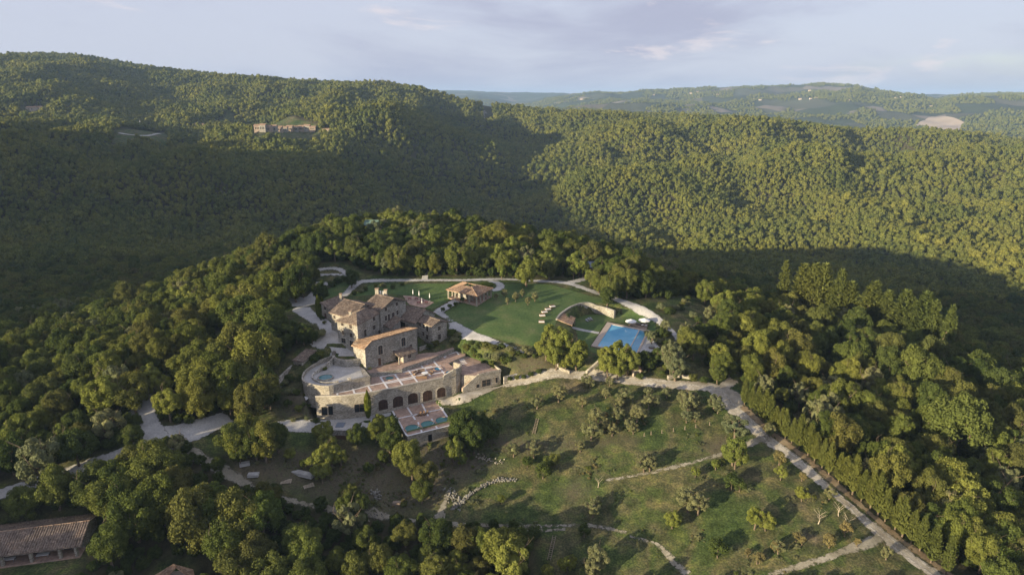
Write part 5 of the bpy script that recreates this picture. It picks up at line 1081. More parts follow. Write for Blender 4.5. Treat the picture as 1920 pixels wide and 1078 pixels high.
wd_ = [q2(Z6, a, b_, ZPOOL+.35) for a, b_ in [(890,408),(930,388),(1112,398),(1088,462)]]; b = MB(); b.prism(wd_, ZPOOL-.2, ZPOOL+.36); o = b.build('timber_platform', 'wood'); tag(o, 'low timber platform with loungers at the far corner of the blue pool', 'platform')
for i, (a, b_) in enumerate([(985,398),(1012,405),(1045,420),(1082,425)]):
    c = q2(Z6, a, b_, ZPOOL+.6); lounger(c.x, c.y, ZPOOL+.36, 2.75, ['grey lounger under the poolside parasols, leftmost of four', 'grey lounger second from the left under the poolside parasols', 'white cushioned lounger third from the left on the timber platform', 'white cushioned lounger at the right end of the timber platform'][i], 'loungers on the timber platform', 'white' if i > 1 else 'metal')
for i, (a, b_) in enumerate([(425,368),(448,355),(472,350)]):
    c = q2(Z6, a, b_, ZPOOL+.3); lounger(c.x, c.y, ZPOOL+.05, .35, ['grey lounger on the sunken lawn, leftmost of three', 'grey lounger on the sunken lawn, middle of three', 'grey lounger on the sunken lawn, rightmost of three'][i], 'loungers on the sunken lawn', 'metal', 'metal')
def parasol(x, y, z, r, label, closed=False, H=2.6, group=None):
    o = empty('parasol', (x, y, z), label, 'parasol', group); mb = LMB(); mb.cyl((0, 0), .05, .05, 0, H+.15, 8); mb.build('pole', 'wood', o); mb = LMB(); mb.cyl((0, 0), .35, .35, 0, .1, 12); mb.build('base', 'metal', o)
    mb = LMB(); n_ = 8
    if closed: mb.cyl((0, 0), .10, .22, 1.0, 1.5, 8); mb.cyl((0, 0), .22, .05, 1.5, H, 8)
    else:
        mb.v = [(0, 0, H)]+[(r*math.cos(6.2832*i/n_), r*math.sin(6.2832*i/n_), H-.75) for i in range(n_)]+[(r*math.cos(6.2832*i/n_), r*math.sin(6.2832*i/n_), H-.95) for i in range(n_)]+[(0, 0, H-.06)]
        for i in range(n_): j = (i+1) % n_; mb.f += [[0, 1+i, 1+j], [1+i, 1+n_+i, 1+n_+j, 1+j], [2*n_+1, 1+j, 1+i]]
        mb.noflip = True
    mb.build('canopy', 'white', o)
    if not closed:
        for i in range(4): q = math.pi/4*i; mb = LMB(); mb.tube((r*.98*math.cos(q), r*.98*math.sin(q), H-.84), (0, 0, H-.12), .02, .02, 4); mb.tube((-r*.98*math.cos(q), -r*.98*math.sin(q), H-.84), (0, 0, H-.125), .02, .02, 4); mb.build('rib', 'wood', o)
    return o
for (a, b_, r, lb) in [(917,358,1.95,'open white parasol left of the other at the far side of the pool'), (1068,347,2.1,'open white parasol right of the other at the far side of the pool')]:
    c = q2(Z6, a, b_, ZPOOL+2.3); parasol(c.x, c.y, ZPOOL+.05, r, lb, group='white parasols by the pool')
c = q2(Z6, 1150, 662, ZPOOL+.4); b = MB()
o = empty('round_daybed', (c.x, c.y, ZPOOL+.1), 'round grey daybed on the pale patio beside the pool', 'daybed'); m_ = LMB(); m_.cyl((0, 0), 1.0, 1.0, 0, .35, 18); m_.build('base', 'wicker', o); m_ = LMB(); m_.cyl((0, 0), .9, .9, .352, .5, 18); m_.build('cushion', 'metal', o)
# curved wall round the sunken lawn, tiled canopy at its end
cw = smoothline([q2(Z6, a, b_, .9) for a, b_ in [(82,362),(115,315),(165,278),(240,235),(330,203),(420,190),(520,190),(620,208),(735,248)]], 4)
_gt = [g1(p.x-.3, p.y+1.2)+.3 for p in cw]; _gt = [max(.8, sum(_gt[max(0, i-5):i+6])/len(_gt[max(0, i-5):i+6])) for i in range(len(_gt))]; o = wallribbon(cw, .7, _gt, ZPOOL-1).build('curved_wall', 'stone'); tag(o, 'tall curved stone wall round the sunken pool lawn', 'wall')
kc = [q2(Z3, a, b_, .7) for a, b_ in [(940,470),(985,420),(1072,437),(1048,492)]]
kp = empty('tiled_canopy', (*kc[3], ZPOOL), 'brown tiled canopy leaning on the end of the curved pool wall', 'canopy'); roof_planes([[(*kc[0], 1.3), (*kc[1], 1.3), (*kc[2], .35), (*kc[3], .35)]], kp, 'tile_orange')
for t in (.08, .92): p = kc[2]*(1-t)+kc[3]*t; m_ = MB(); m_.cyl(p+V3((-.2, 0)), .16, .16, ZPOOL-.3, .2, 8); m_.build('post', 'wood', kp)
# daybeds on the big lawn
for i, (a, b_, rz_) in enumerate([(905,369,.5),(873,389,.45),(848,409,.4),(832,434,.2),(827,480,.0)]):
    x, y, z = at(*Z3(a, b_)); o = empty('lawn_daybed', (x, y, z), ['cream daybed on the lawn, farthest of the row of five', 'cream daybed on the lawn, second of the row from its far end', 'cream daybed on the lawn, in the middle of the row of five', 'cream daybed on the lawn, next to the separate nearest one', 'cream daybed on the lawn, nearest and apart from the other four'][i], 'daybed', 'daybeds in a row on the big lawn', rz_)
    m_ = LMB(); m_.obox((-1.0, -.65, 0), (2.0, 0, 0), (0, 1.3, 0), (0, 0, .3)); m_.build('base', 'wicker', o); m_ = LMB(); m_.obox((-.95, -.6, .302), (1.9, 0, 0), (0, 1.2, 0), (0, 0, .2)); m_.build('mattress', 'fabric', o)
    m_ = LMB(); m_.obox((-.95, .25, .504), (1.9, 0, 0), (0, .33, 0), (0, 0, .3)); m_.build('bolster', 'wicker', o)
# dining patio behind the villa
sheet('dining_patio', [w(Z1, [(940,262),(1050,268),(1220,325),(1130,375),(1000,345),(960,300)])], 'brick', .10)
for i, (a, b_) in enumerate([(1030,272),(1085,285),(1180,307),(1110,352)]):
    x, y, z = at(*Z1(a, b_)); parasol(x, y, z, 1, ['closed white parasol farthest left on the dining patio', 'closed white parasol second from the left on the dining patio', 'closed white parasol at the right corner of the dining patio', 'closed white parasol nearest the courtyard barn'][i], True, 2.9, 'closed parasols on the dining patio')
for i, (a, b_) in enumerate([(1000,300),(1060,300),(1110,318),(1150,332),(1080,335)]):
    x, y, z = at(*Z1(a, b_)); o = empty('dining_table', (x, y, z), ['dark red dining table at the left edge of the patio', 'dark red dining table between the two left closed parasols', 'dark red dining table in the middle of the patio', 'dark red dining table at the right edge of the patio', 'dark red dining table at the front of the patio'][i], 'table', 'dining tables on the patio')
    m_ = LMB(); m_.obox((-.6, -.6, .68), (1.2, 0, 0), (0, 1.2, 0), (0, 0, .06)); m_.build('tabletop', 'red_cloth', o)
    for sx in (-.5, .42):
        for sy in (-.5, .42): m_ = LMB(); m_.obox((sx, sy, 0), (.08, 0, 0), (0, .08, 0), (0, 0, .68)); m_.build('leg', 'timber', o)
# gate shrine by the lane
s0, s1 = q2(Z3, 1482, 868, -6.3), q2(Z3, 1540, 868, -6.3); zs = Zat(*Z3(1482, 822), s0.y); gt = empty('stone_gatehouse', (*((s0+s1)/2), -6.8), 'little stone gate building with an arched dark opening beside the lower lane', 'gatehouse')
gable(gt, s0+V3((0, 3.2)), s0, s1, -8, zs, .8, 'plaster', 'tile_orange', .35); opening(gt, s0, s1, Z3, 1511, 846, 34, 42, True, m='dark', surround='stone_warm', name='archway', mull=False)  # archway is a solid panel, the shade inside painted near black
for pts_, lb in [([(945,785),(960,815),(1000,835),(1030,845)], 'ochre stone wall on the left of the steps to the pool, by the lane'), ([(1235,775),(1190,815),(1150,850)], 'ochre stone wall on the right of the steps to the pool, by the lane'), ([(1735,885),(1800,868),(1880,880),(1935,886)], 'rough dry stone wall along the lane near the junction')]:
    ww = [at(*Z3(a, b_)) for a, b_ in pts_]; zb = [p[2]-.6 for p in ww]; o = wallribbon([p[:2] for p in ww], .8, [p[2]+1.0 for p in ww], zb).build('stone_wall', 'stone_warm'); tag(o, lb, 'wall')
# dry stone wall in the field: loose stones piled in a curve
def rubble_line(pts, n_, spread, smin, smax, name, label, cat='wall', zf=B1, m='field_stone'):
    ww = [at(*zf(a, b_)) for a, b_ in pts]; b = MB(); r = random.Random(len(pts)*7+n_)
    for i in range(n_):
        t = r.random()*(len(ww)-1); k = int(t); f = t-k; x = ww[k][0]*(1-f)+ww[k+1][0]*f+r.gauss(0, spread); y = ww[k][1]*(1-f)+ww[k+1][1]*f+r.gauss(0, spread); s = r.uniform(smin, smax); z = g1(x, y)+s*.2+r.random()*.25
        v, f_ = ico((x, y, z), s, 1, i); k0 = len(b.v); b.v += v; b.f += [[k0+q for q in t_] for t_ in f_]
    o = b.build(name, m); tag(o, label, cat); return o
rubble_line([(1430,560),(1500,510),(1560,455),(1640,410),(1720,385),(1810,385)], 240, .28, .14, .32, 'dry_stone_wall', 'curved dry stone wall of pale stones in the middle of the field')
rubble_line([(1410,440),(1440,500),(1470,540)], 70, .7, .12, .34, 'stone_heap', 'heap of tumbled pale stones where the dry stone wall begins', 'stones')
rubble_line([(1580,240),(1640,262),(1740,280)], 50, .5, .12, .28, 'stone_heap', 'sunlit ochre stones on the slope below the bathing deck', 'stones', m='stone_warm')
rubble_line([(860,590),(930,585),(1000,600)], 60, .6, .1, .22, 'stone_heap', 'white scattered stones on the cart track', 'stones')
rubble_line([(960,445),(985,470),(980,500)], 40, .5, .15, .4, 'stone_heap', 'small heap of white and brown rubble on the slope', 'stones')
def ground_box(name, zf, a, b_, sx, sy, sz, m, label, cat, rz=0, tilt=0):
    x, y, z = at(*zf(a, b_)); o = empty(name, (x, y, z-.1), label, cat, rz=rz); mb = LMB(); mb.obox((-sx/2, -sy/2, 0), (sx, 0, 0), (0, sy, 0), (0, tilt, sz)); mb.build('body', m, o)
    mb = LMB(); mb.obox((-sx/2+.1, -sy/2+.1, sz+.003), (sx-.2, 0, 0), (0, sy-.2, 0), (0, 0, .06)); mb.build('top', m, o); return o
ground_box('concrete_tank', B1, 525, 350, 7.5, 1.7, .8, 'concrete', 'long pale concrete tank lying on the slope below the garage', 'tank', -.35)
ground_box('stone_block', B1, 188, 292, 2.4, 1.4, .7, 'concrete', 'pale grey stone block beside the rough track, upper of two', 'block', .4); ground_box('stone_block', B1, 240, 356, 2.6, 1.6, .6, 'concrete', 'pale grey stone block beside the rough track, lower of two', 'block', .1)
ground_box('wooden_crate', B1, 1102, 525, 2.0, 1.0, .6, 'wood', 'small wooden crate lying on the dark slope', 'crate', 0)
def pallet(zf, a, b_, rz, label):
    x, y, z = at(*zf(a, b_)); o = empty('pallet', (x, y, z), label, 'pallet', 'grey pallets on the slope', rz)
    for i in range(5): mb = LMB(); mb.obox((-1.3, -.9+i*.4, .2), (2.6, 0, 0), (0, .22, 0), (0, 0, .05)); mb.build('slat', 'deadwood', o)
    for sx in (-1.2, 1.05): mb = LMB(); mb.obox((sx, -.9, 0), (.15, 0, 0), (0, 1.8, 0), (0, 0, .2)); mb.build('bearer', 'deadwood', o)
pallet(B1, 437, 395, .2, 'grey timber pallet near the concrete tank, left of two'); pallet(B1, 572, 420, .5, 'grey timber pallet near the concrete tank, right of two')
def ladder(zf, a0, b0, a1_, b1_, label):
    p, q = at(*zf(a0, b0)), at(*zf(a1_, b1_)); p, q = V3(p), V3(q); o = empty('wooden_ladder', p, label, 'ladder'); t = (q-p).normalized(); n_ = t.cross(V3((0, 0, 1))).normalized()*.35; u_ = V3((0, 0, .25))
    for s in (-1, 1): m_ = MB(); m_.tube(p+n_*s+u_, q+n_*s+u_, .06, .06, 5); m_.build('rail', 'wood', o)
    k = int((q-p).length/.5)
    for i in range(1, k): m_ = MB(); c = p+(q-p)*i/k+u_; m_.tube(c-n_, c+n_, .04, .04, 4); m_.build('rung', 'wood', o)
ladder(B2, 350, 1005, 378, 880, 'pale wooden ladder lying in the dark grass at the bottom of the field'); ladder(B2, 272, 365, 292, 285, 'wooden ladder lying in the upper olive field')
for i, (a, b_) in enumerate([(833,374),(868,366),(923,358),(981,350),(1040,340),(1095,330),(1165,318)]):
    x, y, z = at(*B2(a, b_)); b = MB(); b.cyl((x, y), .09, .07, z-.3, z+1.1, 6); b.tube((x, y, z+.2), (x+.5, y+.1, z), .05, .05, 4)
    if i == 0: pass
    o = b.build('fence_post', 'wood'); tag(o, ['weathered fence post at the left end of the row in the olive field', 'second weathered fence post from the left in the olive field', 'third weathered fence post from the left in the olive field', 'middle weathered fence post of the row in the olive field', 'third weathered fence post from the right in the olive field', 'second weathered fence post from the right in the olive field', 'weathered fence post at the right end of the row in the olive field'][i], 'post', 'fence posts in the olive field')
# stone stairs climbing into the wood
st = [at(*FULL(796, 524)), at(*FULL(795, 512))]; p, q = V3(st[0]), V3(st[1]); dd = V3(((q-p).x, (q-p).y, 0)); dd = V3((-.05, 1, 0)); o = empty('woodland_steps', p, 'long flight of shallow stone steps leading up into the wood', 'steps')
for i in range(14): x, y = p.x+dd.x*i*1.6, p.y+dd.y*i*1.6; m_ = MB(); m_.obox((x-1.2, y, g1(x, y)-.3), (2.4, 0, 0), (0, 1.5, 0), (0, 0, .55)); m_.build('step', 'concrete', o)
# ------------------------------------------------------------------ farmhouse at the lower left
x0, y0, gz0 = at(*Z5(490, 640)); ze = gz0+2.7; fe = q2(Z5, 482, 582, ze); fd = (q2(Z5, 0, 645, ze)-fe).normalized(); fr_ = q2(Z5, 522, 437, ze+2.0); ww = V3((-fd.y, fd.x)); ww = ww if ww.y > 0 else -ww
dp_ = abs((fr_-fe).dot(ww)); dp_ = min(max(dp_, 3.2), 6)
fh = empty('farmhouse', (*(fe+fd*12+ww*dp_), gz0), 'long farmhouse with a ribbed brown tiled roof and an open porch at the lower left', 'house')
A_, B_ = fe+fd*34, fe-fd*.2; gable_pl = [[(*(A_-ww*.3), ze), (*(B_-ww*.3), ze), (*(B_+ww*dp_), ze+2.0), (*(A_+ww*dp_), ze+2.0)], [(*(B_+ww*dp_), ze+2.004), (*(A_+ww*dp_), ze+2.004), (*(A_+ww*2*dp_), ze+.1), (*(B_+ww*2*dp_), ze+.1)]]
roof_planes(gable_pl, fh, 'tile', rib=.5, rib_h=.2)
b = MB(); b.tube((*(B_+ww*dp_), ze+2.06), (*(A_+ww*dp_), ze+2.06), .16, .16); b.build('ridge_tiles', 'tile_orange', fh)
a_, b__ = fe+fd*34+ww*3.2, fe+fd*.5+ww*3.2; b = MB(); b.prism([a_, b__, b__+ww*(dp_-3.2), b__+ww*(2*dp_-3.8), a_+ww*(2*dp_-3.8), a_+ww*(dp_-3.2)], gz0-2, [ze+.5, ze+.5, ze+1.7, ze+.3, ze+.3, ze+1.7]); b.build('wall', 'stone', fh)
b = MB(); b.prism([fe+fd*34-ww*.5, fe+fd*.3-ww*.5, fe+fd*.3+ww*3.2, fe+fd*34+ww*3.2], gz0-2, gz0+.1); b.build('porch_floor', 'brick', fh)
for px_ in (468, 370, 195, 18, -160):
    a0 = q2(Z5, px_, 640+(468-px_)*.155, gz0); s_ = (a0-fe).dot(fd); p = fe+fd*max(.5, s_)+ww*.25; m_ = MB(); m_.obox((p.x-.28, p.y-.28, gz0-.3), (.56, 0, 0), (0, .56, 0), (0, 0, ze-gz0+.2)); m_.build('pillar', 'stone_warm', fh)
m_ = MB(); m_.obox((*(fe+fd*.3+ww*.2), ze-.32), (*(fd*33), 0), (*(ww*.25), 0), (0, 0, .25)); m_.build('porch_beam', 'timber', fh)
for s_ in (3, 9.5, 16, 22):
    p = fe+fd*s_+ww*3.17; m_ = MB(); m_.obox((*p, gz0+.1), (*(fd*1.6), 0), (*(-ww*.06), 0), (0, 0, 2.1)); m_.build('door', 'glass', fh)
for i, s_ in enumerate((8.0, 14.5)):
    p = fe+fd*s_+ww*1.4; o = empty('porch_table', (p.x, p.y, gz0+.1), ['white table under the farmhouse porch, right of the two', 'white table under the farmhouse porch, left of the two'][i], 'table', 'tables under the farmhouse porch', math.atan2(fd.y, fd.x)); m_ = LMB(); m_.obox((-1.2, -.5, .7), (2.4, 0, 0), (0, 1, 0), (0, 0, .06)); m_.build('tabletop', 'white', o)
    for sx in (-1.1, 1.0):
        for sy in (-.42, .34): m_ = LMB(); m_.obox((sx, sy, 0), (.08, 0, 0), (0, .08, 0), (0, 0, .7)); m_.build('leg', 'metal', o)
c = at(*Z5(1040, 735)); zr_ = c[2]+4.0; ap = q2(Z5, 1040, 693, zr_); rh = empty('red_roof_hut', (ap.x, ap.y-2, c[2]-1), 'hut with a plain red tiled roof cut by the bottom edge of the photo', 'hut')
e1_, e2_ = V3((-4.2, -3.0)), V3((3.4, -3.4)); roof_planes([[(*ap, zr_), (*(ap+e1_), zr_-1.5), (*(ap+e1_+e2_), zr_-1.5+0), (*(ap+e2_*.3), zr_)], [(*ap, zr_+.002), (*(ap+e2_*.3), zr_+.002), (*(ap+V3((4.2, -1.5))+e2_*.6), zr_-1.6), (*(ap+V3((4.0, .2))), zr_-1.5)]], rh, 'tile_orange', rib=.35, th=.3)
b = MB(); b.prism([ap+V3((-3.2, -2.8)), ap+V3((-.2, -5.6)), ap+V3((4.2, -2.6)), ap+V3((2.6, .2)), ap+V3((0, -.1))], c[2]-2, zr_-1.75); b.build('wall', 'plaster', rh)
BUILT.append((ap.x, ap.y, 6)); BUILT.append((fe.x, fe.y+4, 7))
# ------------------------------------------------------------------ shed and green roofed house in the wood
def cottage(name, u, v, lift, L0, W0, Hh, rise, rz, mw, mr, label, cat, wins=2, rib=.5, parent_group=None):
    x, y, z = at(u, v, lift); z = g1(x, y); c, s = math.cos(rz), math.sin(rz); T = V3((c, s)); Wv = V3((-s, c)); A_ = V3((x, y))-T*L0/2-Wv*W0/2
    o = empty(name, (x, y, z), label, cat, parent_group); gable(o, A_, A_+T*L0, A_+T*L0+Wv*W0, z-3, z+Hh, rise, mw, mr, .4, rib)
    for i in range(wins):
        p = A_+T*L0*(i+1)/(wins+1); m_ = MB(); m_.obox((*(p-T*.5), z+Hh*.35), (*(T*1.0), 0), (*(-Wv*.06), 0), (0, 0, Hh*.38)); m_.build('window', 'glass', o)
    BUILT.append((x, y, max(L0, W0)*.62+2)); return o
cottage('grey_roof_shed', 1108, 500, 3, 11, 6, 3.6, 1.4, -.35, 'wood', 'greyroof', 'grey metal roofed shed half hidden in the trees above the upper road', 'shed', 3, 0)
cottage('green_roof_house', 698, 423, 6, 6, 5, 6.8, 1.6, -.2, 'wood', 'greenroof', 'house with a green roof standing out of the wood on the knoll', 'house', 2, 0)
# ------------------------------------------------------------------ the stone hamlet on the opposite hill, far farms, far road
hx = [(484,8.5),(494,9.5),(504,8),(514,8.5),(524,7.5),(534,7),(544,8),(555,7),(566,7.5),(577,8.5),(587,6)]
lbs = ['leftmost house of the stone hamlet on the far slope', 'tall pinkish house second from the left in the far hamlet', 'third house from the left in the far hamlet row', 'fourth house from the left in the far hamlet row', 'fifth house from the left in the far hamlet row', 'low house in the middle of the far hamlet row', 'house right of the middle of the far hamlet row', 'fourth house from the right in the far hamlet row', 'third house from the right in the far hamlet row', 'second house from the right, taller, in the far hamlet row', 'small house at the right end of the far hamlet row']
for i, (u, H_) in enumerate(hx):
    cottage('hamlet_house', u, 245-abs(i-4)*.4, 2, 8.2, 9, H_-1.2, 1.6, random.uniform(-.12, .12), ['town_wall', 'stone'][i % 2], 'tile_orange', lbs[i], 'house', 3, 0, 'stone houses of the far hamlet')
for i, (u, v, H_, lb) in enumerate([(452,243,5,'small farmhouse left of the far stone hamlet'),(612,246,4,'small farm building right of the far stone hamlet'),(60,206,5,'pale farm building on the hill at the far left'),(72,204,4,'second pale farm building on the hill at the far left'),(374,236,4,'small pink house among the trees left of the far hamlet')]):
    cottage('far_farm', u, v, 2, 14 if i > 1 else 9, 7, H_, 1.5, 0, 'plaster', 'tile_orange', lb, 'farmhouse', 2, 0)
x, y, z = at(264, 243); b = MB(); b.tube((x, y, z), (x, y, z+14), .25, .15, 6); b.obox((x-.8, y, z+11), (1.6, 0, 0), (0, .5, 0), (0, 0, 1.6)); o = b.build('radio_mast', 'mast'); tag(o, 'slim pale mast above the far white road on the left', 'mast')
sheet('far_road', [R_(FULL, [(222,250),(240,253),(262,255),(285,254),(303,252)], 4.5)], 'gravel', .5, 3)
sheet('bare_field', [BIGFIELD], 'bare_soil', 5, 25, edge=20)
sheet('hill_road', [R_(FULL, [(897,196),(902,202),(907,208),(912,215)], 6)], 'gravel', 1.2, 5)
for i, (u, v) in enumerate([(1050,180),(1075,182),(1090,184),(1225,176),(1295,173),(1308,171),(1345,176),(1415,184),(1425,185),(1430,182),(1500,184),(1520,183),(1530,182),(1680,182),(1690,180),(1745,197),(1518,168),(1590,186)]):
    q = ray(u, v+3); x, y, z = at(u, v+3); r = math.hypot(x, y)
    if r > 8000: continue
    s_ = r/5000; cottage('distant_house', u, v+3, 1, 17*s_, 9*s_, 6*s_, 2*s_, random.uniform(-.3, .3), 'plaster', 'tile_orange', f'pale house on the distant hills beyond the wooded valley', 'house', 0, 0, 'pale houses on the distant hills')
for i, u in enumerate([703,712,720,729]):
    x, y, z = at(u, 159, 6); crn = plant('far', x, y, 5.5, 17, .7, i)
HAZE = 7.5e-5
# ------------------------------------------------------------------ the woods
def infrust(x, y, m=.06): return np.abs(x) < (960/F+m)*(y*math.cos(PITCH)+20)+12
def scatter(r0, r1, sp, x0=None):
    """jittered grid of points between two distances, inside the view and a margin"""
    X = []; gy = np.arange(r0*.6, r1, sp*.87)
    for i, y in enumerate(gy):
        hw_ = .98*y+40; gx = np.arange(-hw_, hw_, sp)+(sp/2 if i % 2 else 0); X.append(np.stack([gx, np.full(len(gx), y)], 1))
    X = np.concatenate(X); X += RNG.uniform(-sp*.36, sp*.36, X.shape); r = np.hypot(X[:, 0], X[:, 1])
    return X[(r >= r0) & (r < r1)]
def occluded(x, y, z):
    n_ = 40; t = np.linspace(.15, .985, n_)[None]; xx = x[:, None]*t; yy = y[:, None]*t; zz = CZ+(z-CZ)[:, None]*t
    g = gh(xx.ravel(), yy.ravel()).reshape(xx.shape)+3
    return (g > zz).any(1)
bx = np.array([b[0] for b in BUILT]) if BUILT else np.zeros(0)
def clear_of(P_):
    ok = np.ones(len(P_), bool)
    for p in OPEN+FAROPEN: 
        ok &= ~inpoly(P_[:, 0], P_[:, 1], p)
    for (cx, cy, rr) in BUILT: ok &= np.hypot(P_[:, 0]-cx, P_[:, 1]-cy) > rr
    return ok
near = scatter(96, 400, 5.6); near = near[clear_of(near)]
def px_of(x, y, z):
    f = y*math.cos(PITCH)-(z-CZ)*math.sin(PITCH); up = y*math.sin(PITCH)+(z-CZ)*math.cos(PITCH); return 960+F*x/f, 539-F*up/f
for zlift in (3.5, 6.5):
    pu, pv = px_of(near[:, 0], near[:, 1], gh(near[:, 0], near[:, 1])+zlift)
    for zf_, pp in OPENPX: 
        k_ = ~inpoly(pu, pv, pp); near = near[k_]; pu = pu[k_]; pv = pv[k_]
# leave out points standing in a tree already placed
tx = np.array([t[0] for t in TREES]); ty = np.array([t[1] for t in TREES]); tr = np.array([t[2] for t in TREES])
keep = np.ones(len(near), bool)
for i, (x, y) in enumerate(near):
    if (np.hypot(tx-x, ty-y) < tr*.8+1.6).any(): keep[i] = False
near = near[keep]
gz = gh(near[:, 0], near[:, 1]); dist = np.sqrt((near**2).sum(1)+(CZ-gz)**2)
R = np.clip(RNG.normal(3.5, .8, len(near)), 2.2, 5.6)
hid = occluded(near[:, 0], near[:, 1], gz+7)
inf = infrust(near[:, 0], near[:, 1], 0) & ~hid
vv = np.degrees(np.arctan2(CZ-gz-6, near[:, 1])) < 39; inf &= vv
species = RNG.choice(['oak', 'bright', 'dark', 'olive'], len(near), p=[.76, .07, .12, .05])
for sname in ('oak',):
    nidx = [i for i in np.argsort(-R/dist) if inf[i]]
cnt = {'oak': 300-sum(t[3] == 'oak' for t in TREES), 'bright': 80, 'dark': 90, 'olive': 40}
chosen = np.zeros(len(near), bool)
for i in nidx:
    s = species[i]
    if cnt[s] > (4 if s == 'oak' else 0):
        cnt[s] -= 1; chosen[i] = True; R0 = float(R[i]); asp = random.uniform(.95, 1.3)
        plant(s, float(near[i, 0]), float(near[i, 1]), R0, 2*R0*asp+random.uniform(.2, 1.6), asp, z=float(gz[i]))
# four more individuals farther off carry the small-leaf crown that the far woods repeat
far_src = []
k = 0
for i in nidx[::-1]:
    if not chosen[i] and dist[i] > 300 and k < 5:
        chosen[i] = True; o = plant('far', float(near[i, 0]), float(near[i, 1]), float(R[i]), None, 1.05, k, z=float(gz[i])); k += 1
rest = near[~chosen]; restR = R[~chosen]; restS = species[~chosen]
src = []            # prototype crowns (objects standing in the scene)
def crown_obj(kind, i):
    for t in TREES:
        if t[3] == kind:
            for c in t[4].children:
                if c.type == 'MESH' and c.data == CR[kind][i]: return c
    return None
proto = [('oak', i) for i in range(6)]+[('bright', 0), ('bright', 1), ('dark', 0), ('dark', 1), ('olive', 0)]+[('far', i) for i in range(5)]
protos = [crown_obj(*p) for p in proto]
pts = []; sc_ = []; ix = []
def addpts(XY, Rr, idx, lift=1.0, zz=None):
    g = gh(XY[:, 0], XY[:, 1]) if zz is None else zz; asp = RNG.uniform(.9, 1.25, len(XY))
    pts.append(np.stack([XY[:, 0], XY[:, 1], g+Rr*asp*.95+lift], 1)); sc_.append(np.stack([Rr, Rr*RNG.uniform(.88, 1.12, len(XY)), Rr*asp], 1)); ix.append(idx)
m = {'oak': (0, 6), 'bright': (6, 8), 'dark': (8, 10), 'olive': (10, 11)}
addpts(rest, restR, np.array([RNG.integers(*m[s]) for s in restS]))
mid = scatter(400, 1000, 5.1); mid = mid[clear_of(mid)]
md = np.hypot(mid[:, 0], mid[:, 1]); addpts(mid, np.clip(RNG.gamma(14, .215, len(mid)), 1.9, 5.4), np.where(md < 560, RNG.integers(0, 6, len(mid)), RNG.integers(11, 16, len(mid))))
far = scatter(1000, 2400, 6.6); far = far[clear_of(far) & infrust(far[:, 0], far[:, 1], .1)]
fz = gh(far[:, 0], far[:, 1]); k = ~occluded(far[:, 0], far[:, 1], fz+25); far = far[k]
addpts(far, np.clip(RNG.gamma(14, .26, len(far)), 2.2, 6.5), RNG.integers(11, 16, len(far)), zz=fz[k])
vf = scatter(2400, 6200, 19); vf = vf[infrust(vf[:, 0], vf[:, 1], .1) & (fieldness(vf[:, 0], vf[:, 1]) < .35)]
fz = gh(vf[:, 0], vf[:, 1]); k = ~occluded(vf[:, 0], vf[:, 1], fz+60); vf = vf[k]
addpts(vf, np.clip(RNG.normal(6.5, 1.5, len(vf)), 3, 12), RNG.integers(11, 16, len(vf)), -4, zz=fz[k])
ug = scatter(96, 380, 3.4); o_ = np.ones(len(ug), bool)
for p in OPEN: o_ &= ~inpoly(ug[:, 0], ug[:, 1], p)
for (cx, cy, rr) in BUILT: o_ &= np.hypot(ug[:, 0]-cx, ug[:, 1]-cy) > rr
ug = ug[o_]; addpts(ug, RNG.uniform(1.0, 2.1, len(ug)), RNG.integers(8, 10, len(ug)), -.5)
pts = np.concatenate(pts); sc_ = np.concatenate(sc_); ix = np.concatenate(ix)
print('FOREST', len(pts), 'individual', len(TREES))
me = bpy.data.meshes.new('forest'); me.vertices.add(len(pts)); me.vertices.foreach_set('co', pts.ravel().astype(np.float32))
a = me.attributes.new('size', 'FLOAT_VECTOR', 'POINT'); a.data.foreach_set('vector', sc_.ravel().astype(np.float32))
a = me.attributes.new('turn', 'FLOAT', 'POINT'); a.data.foreach_set('value', RNG.uniform(0, 6.283, len(pts)).astype(np.float32))
a = me.attributes.new('pick', 'INT', 'POINT'); a.data.foreach_set('value', ix.astype(np.int32))
forest = bpy.data.objects.new('forest', me); col.objects.link(forest); tag(forest, 'dense oak woodland covering the hills and the valley slopes', 'forest', kind='stuff')
ng = bpy.data.node_groups.new('forest', 'GeometryNodeTree'); ng.interface.new_socket('Geometry', in_out='INPUT', socket_type='NodeSocketGeometry'); ng.interface.new_socket('Geometry', in_out='OUTPUT', socket_type='NodeSocketGeometry')
gi = ng.nodes.new('NodeGroupInput'); go = ng.nodes.new('NodeGroupOutput'); jn = ng.nodes.new('GeometryNodeJoinGeometry')
def nattr(nm, t):
    n_ = ng.nodes.new('GeometryNodeInputNamedAttribute'); n_.data_type = t; n_.inputs['Name'].default_value = nm; return n_
pk = nattr('pick', 'INT'); sz = nattr('size', 'FLOAT_VECTOR'); tn = nattr('turn', 'FLOAT')
cx = ng.nodes.new('ShaderNodeCombineXYZ'); ng.links.new(tn.outputs[0], cx.inputs[2])
er = ng.nodes.new('FunctionNodeEulerToRotation'); ng.links.new(cx.outputs[0], er.inputs[0])
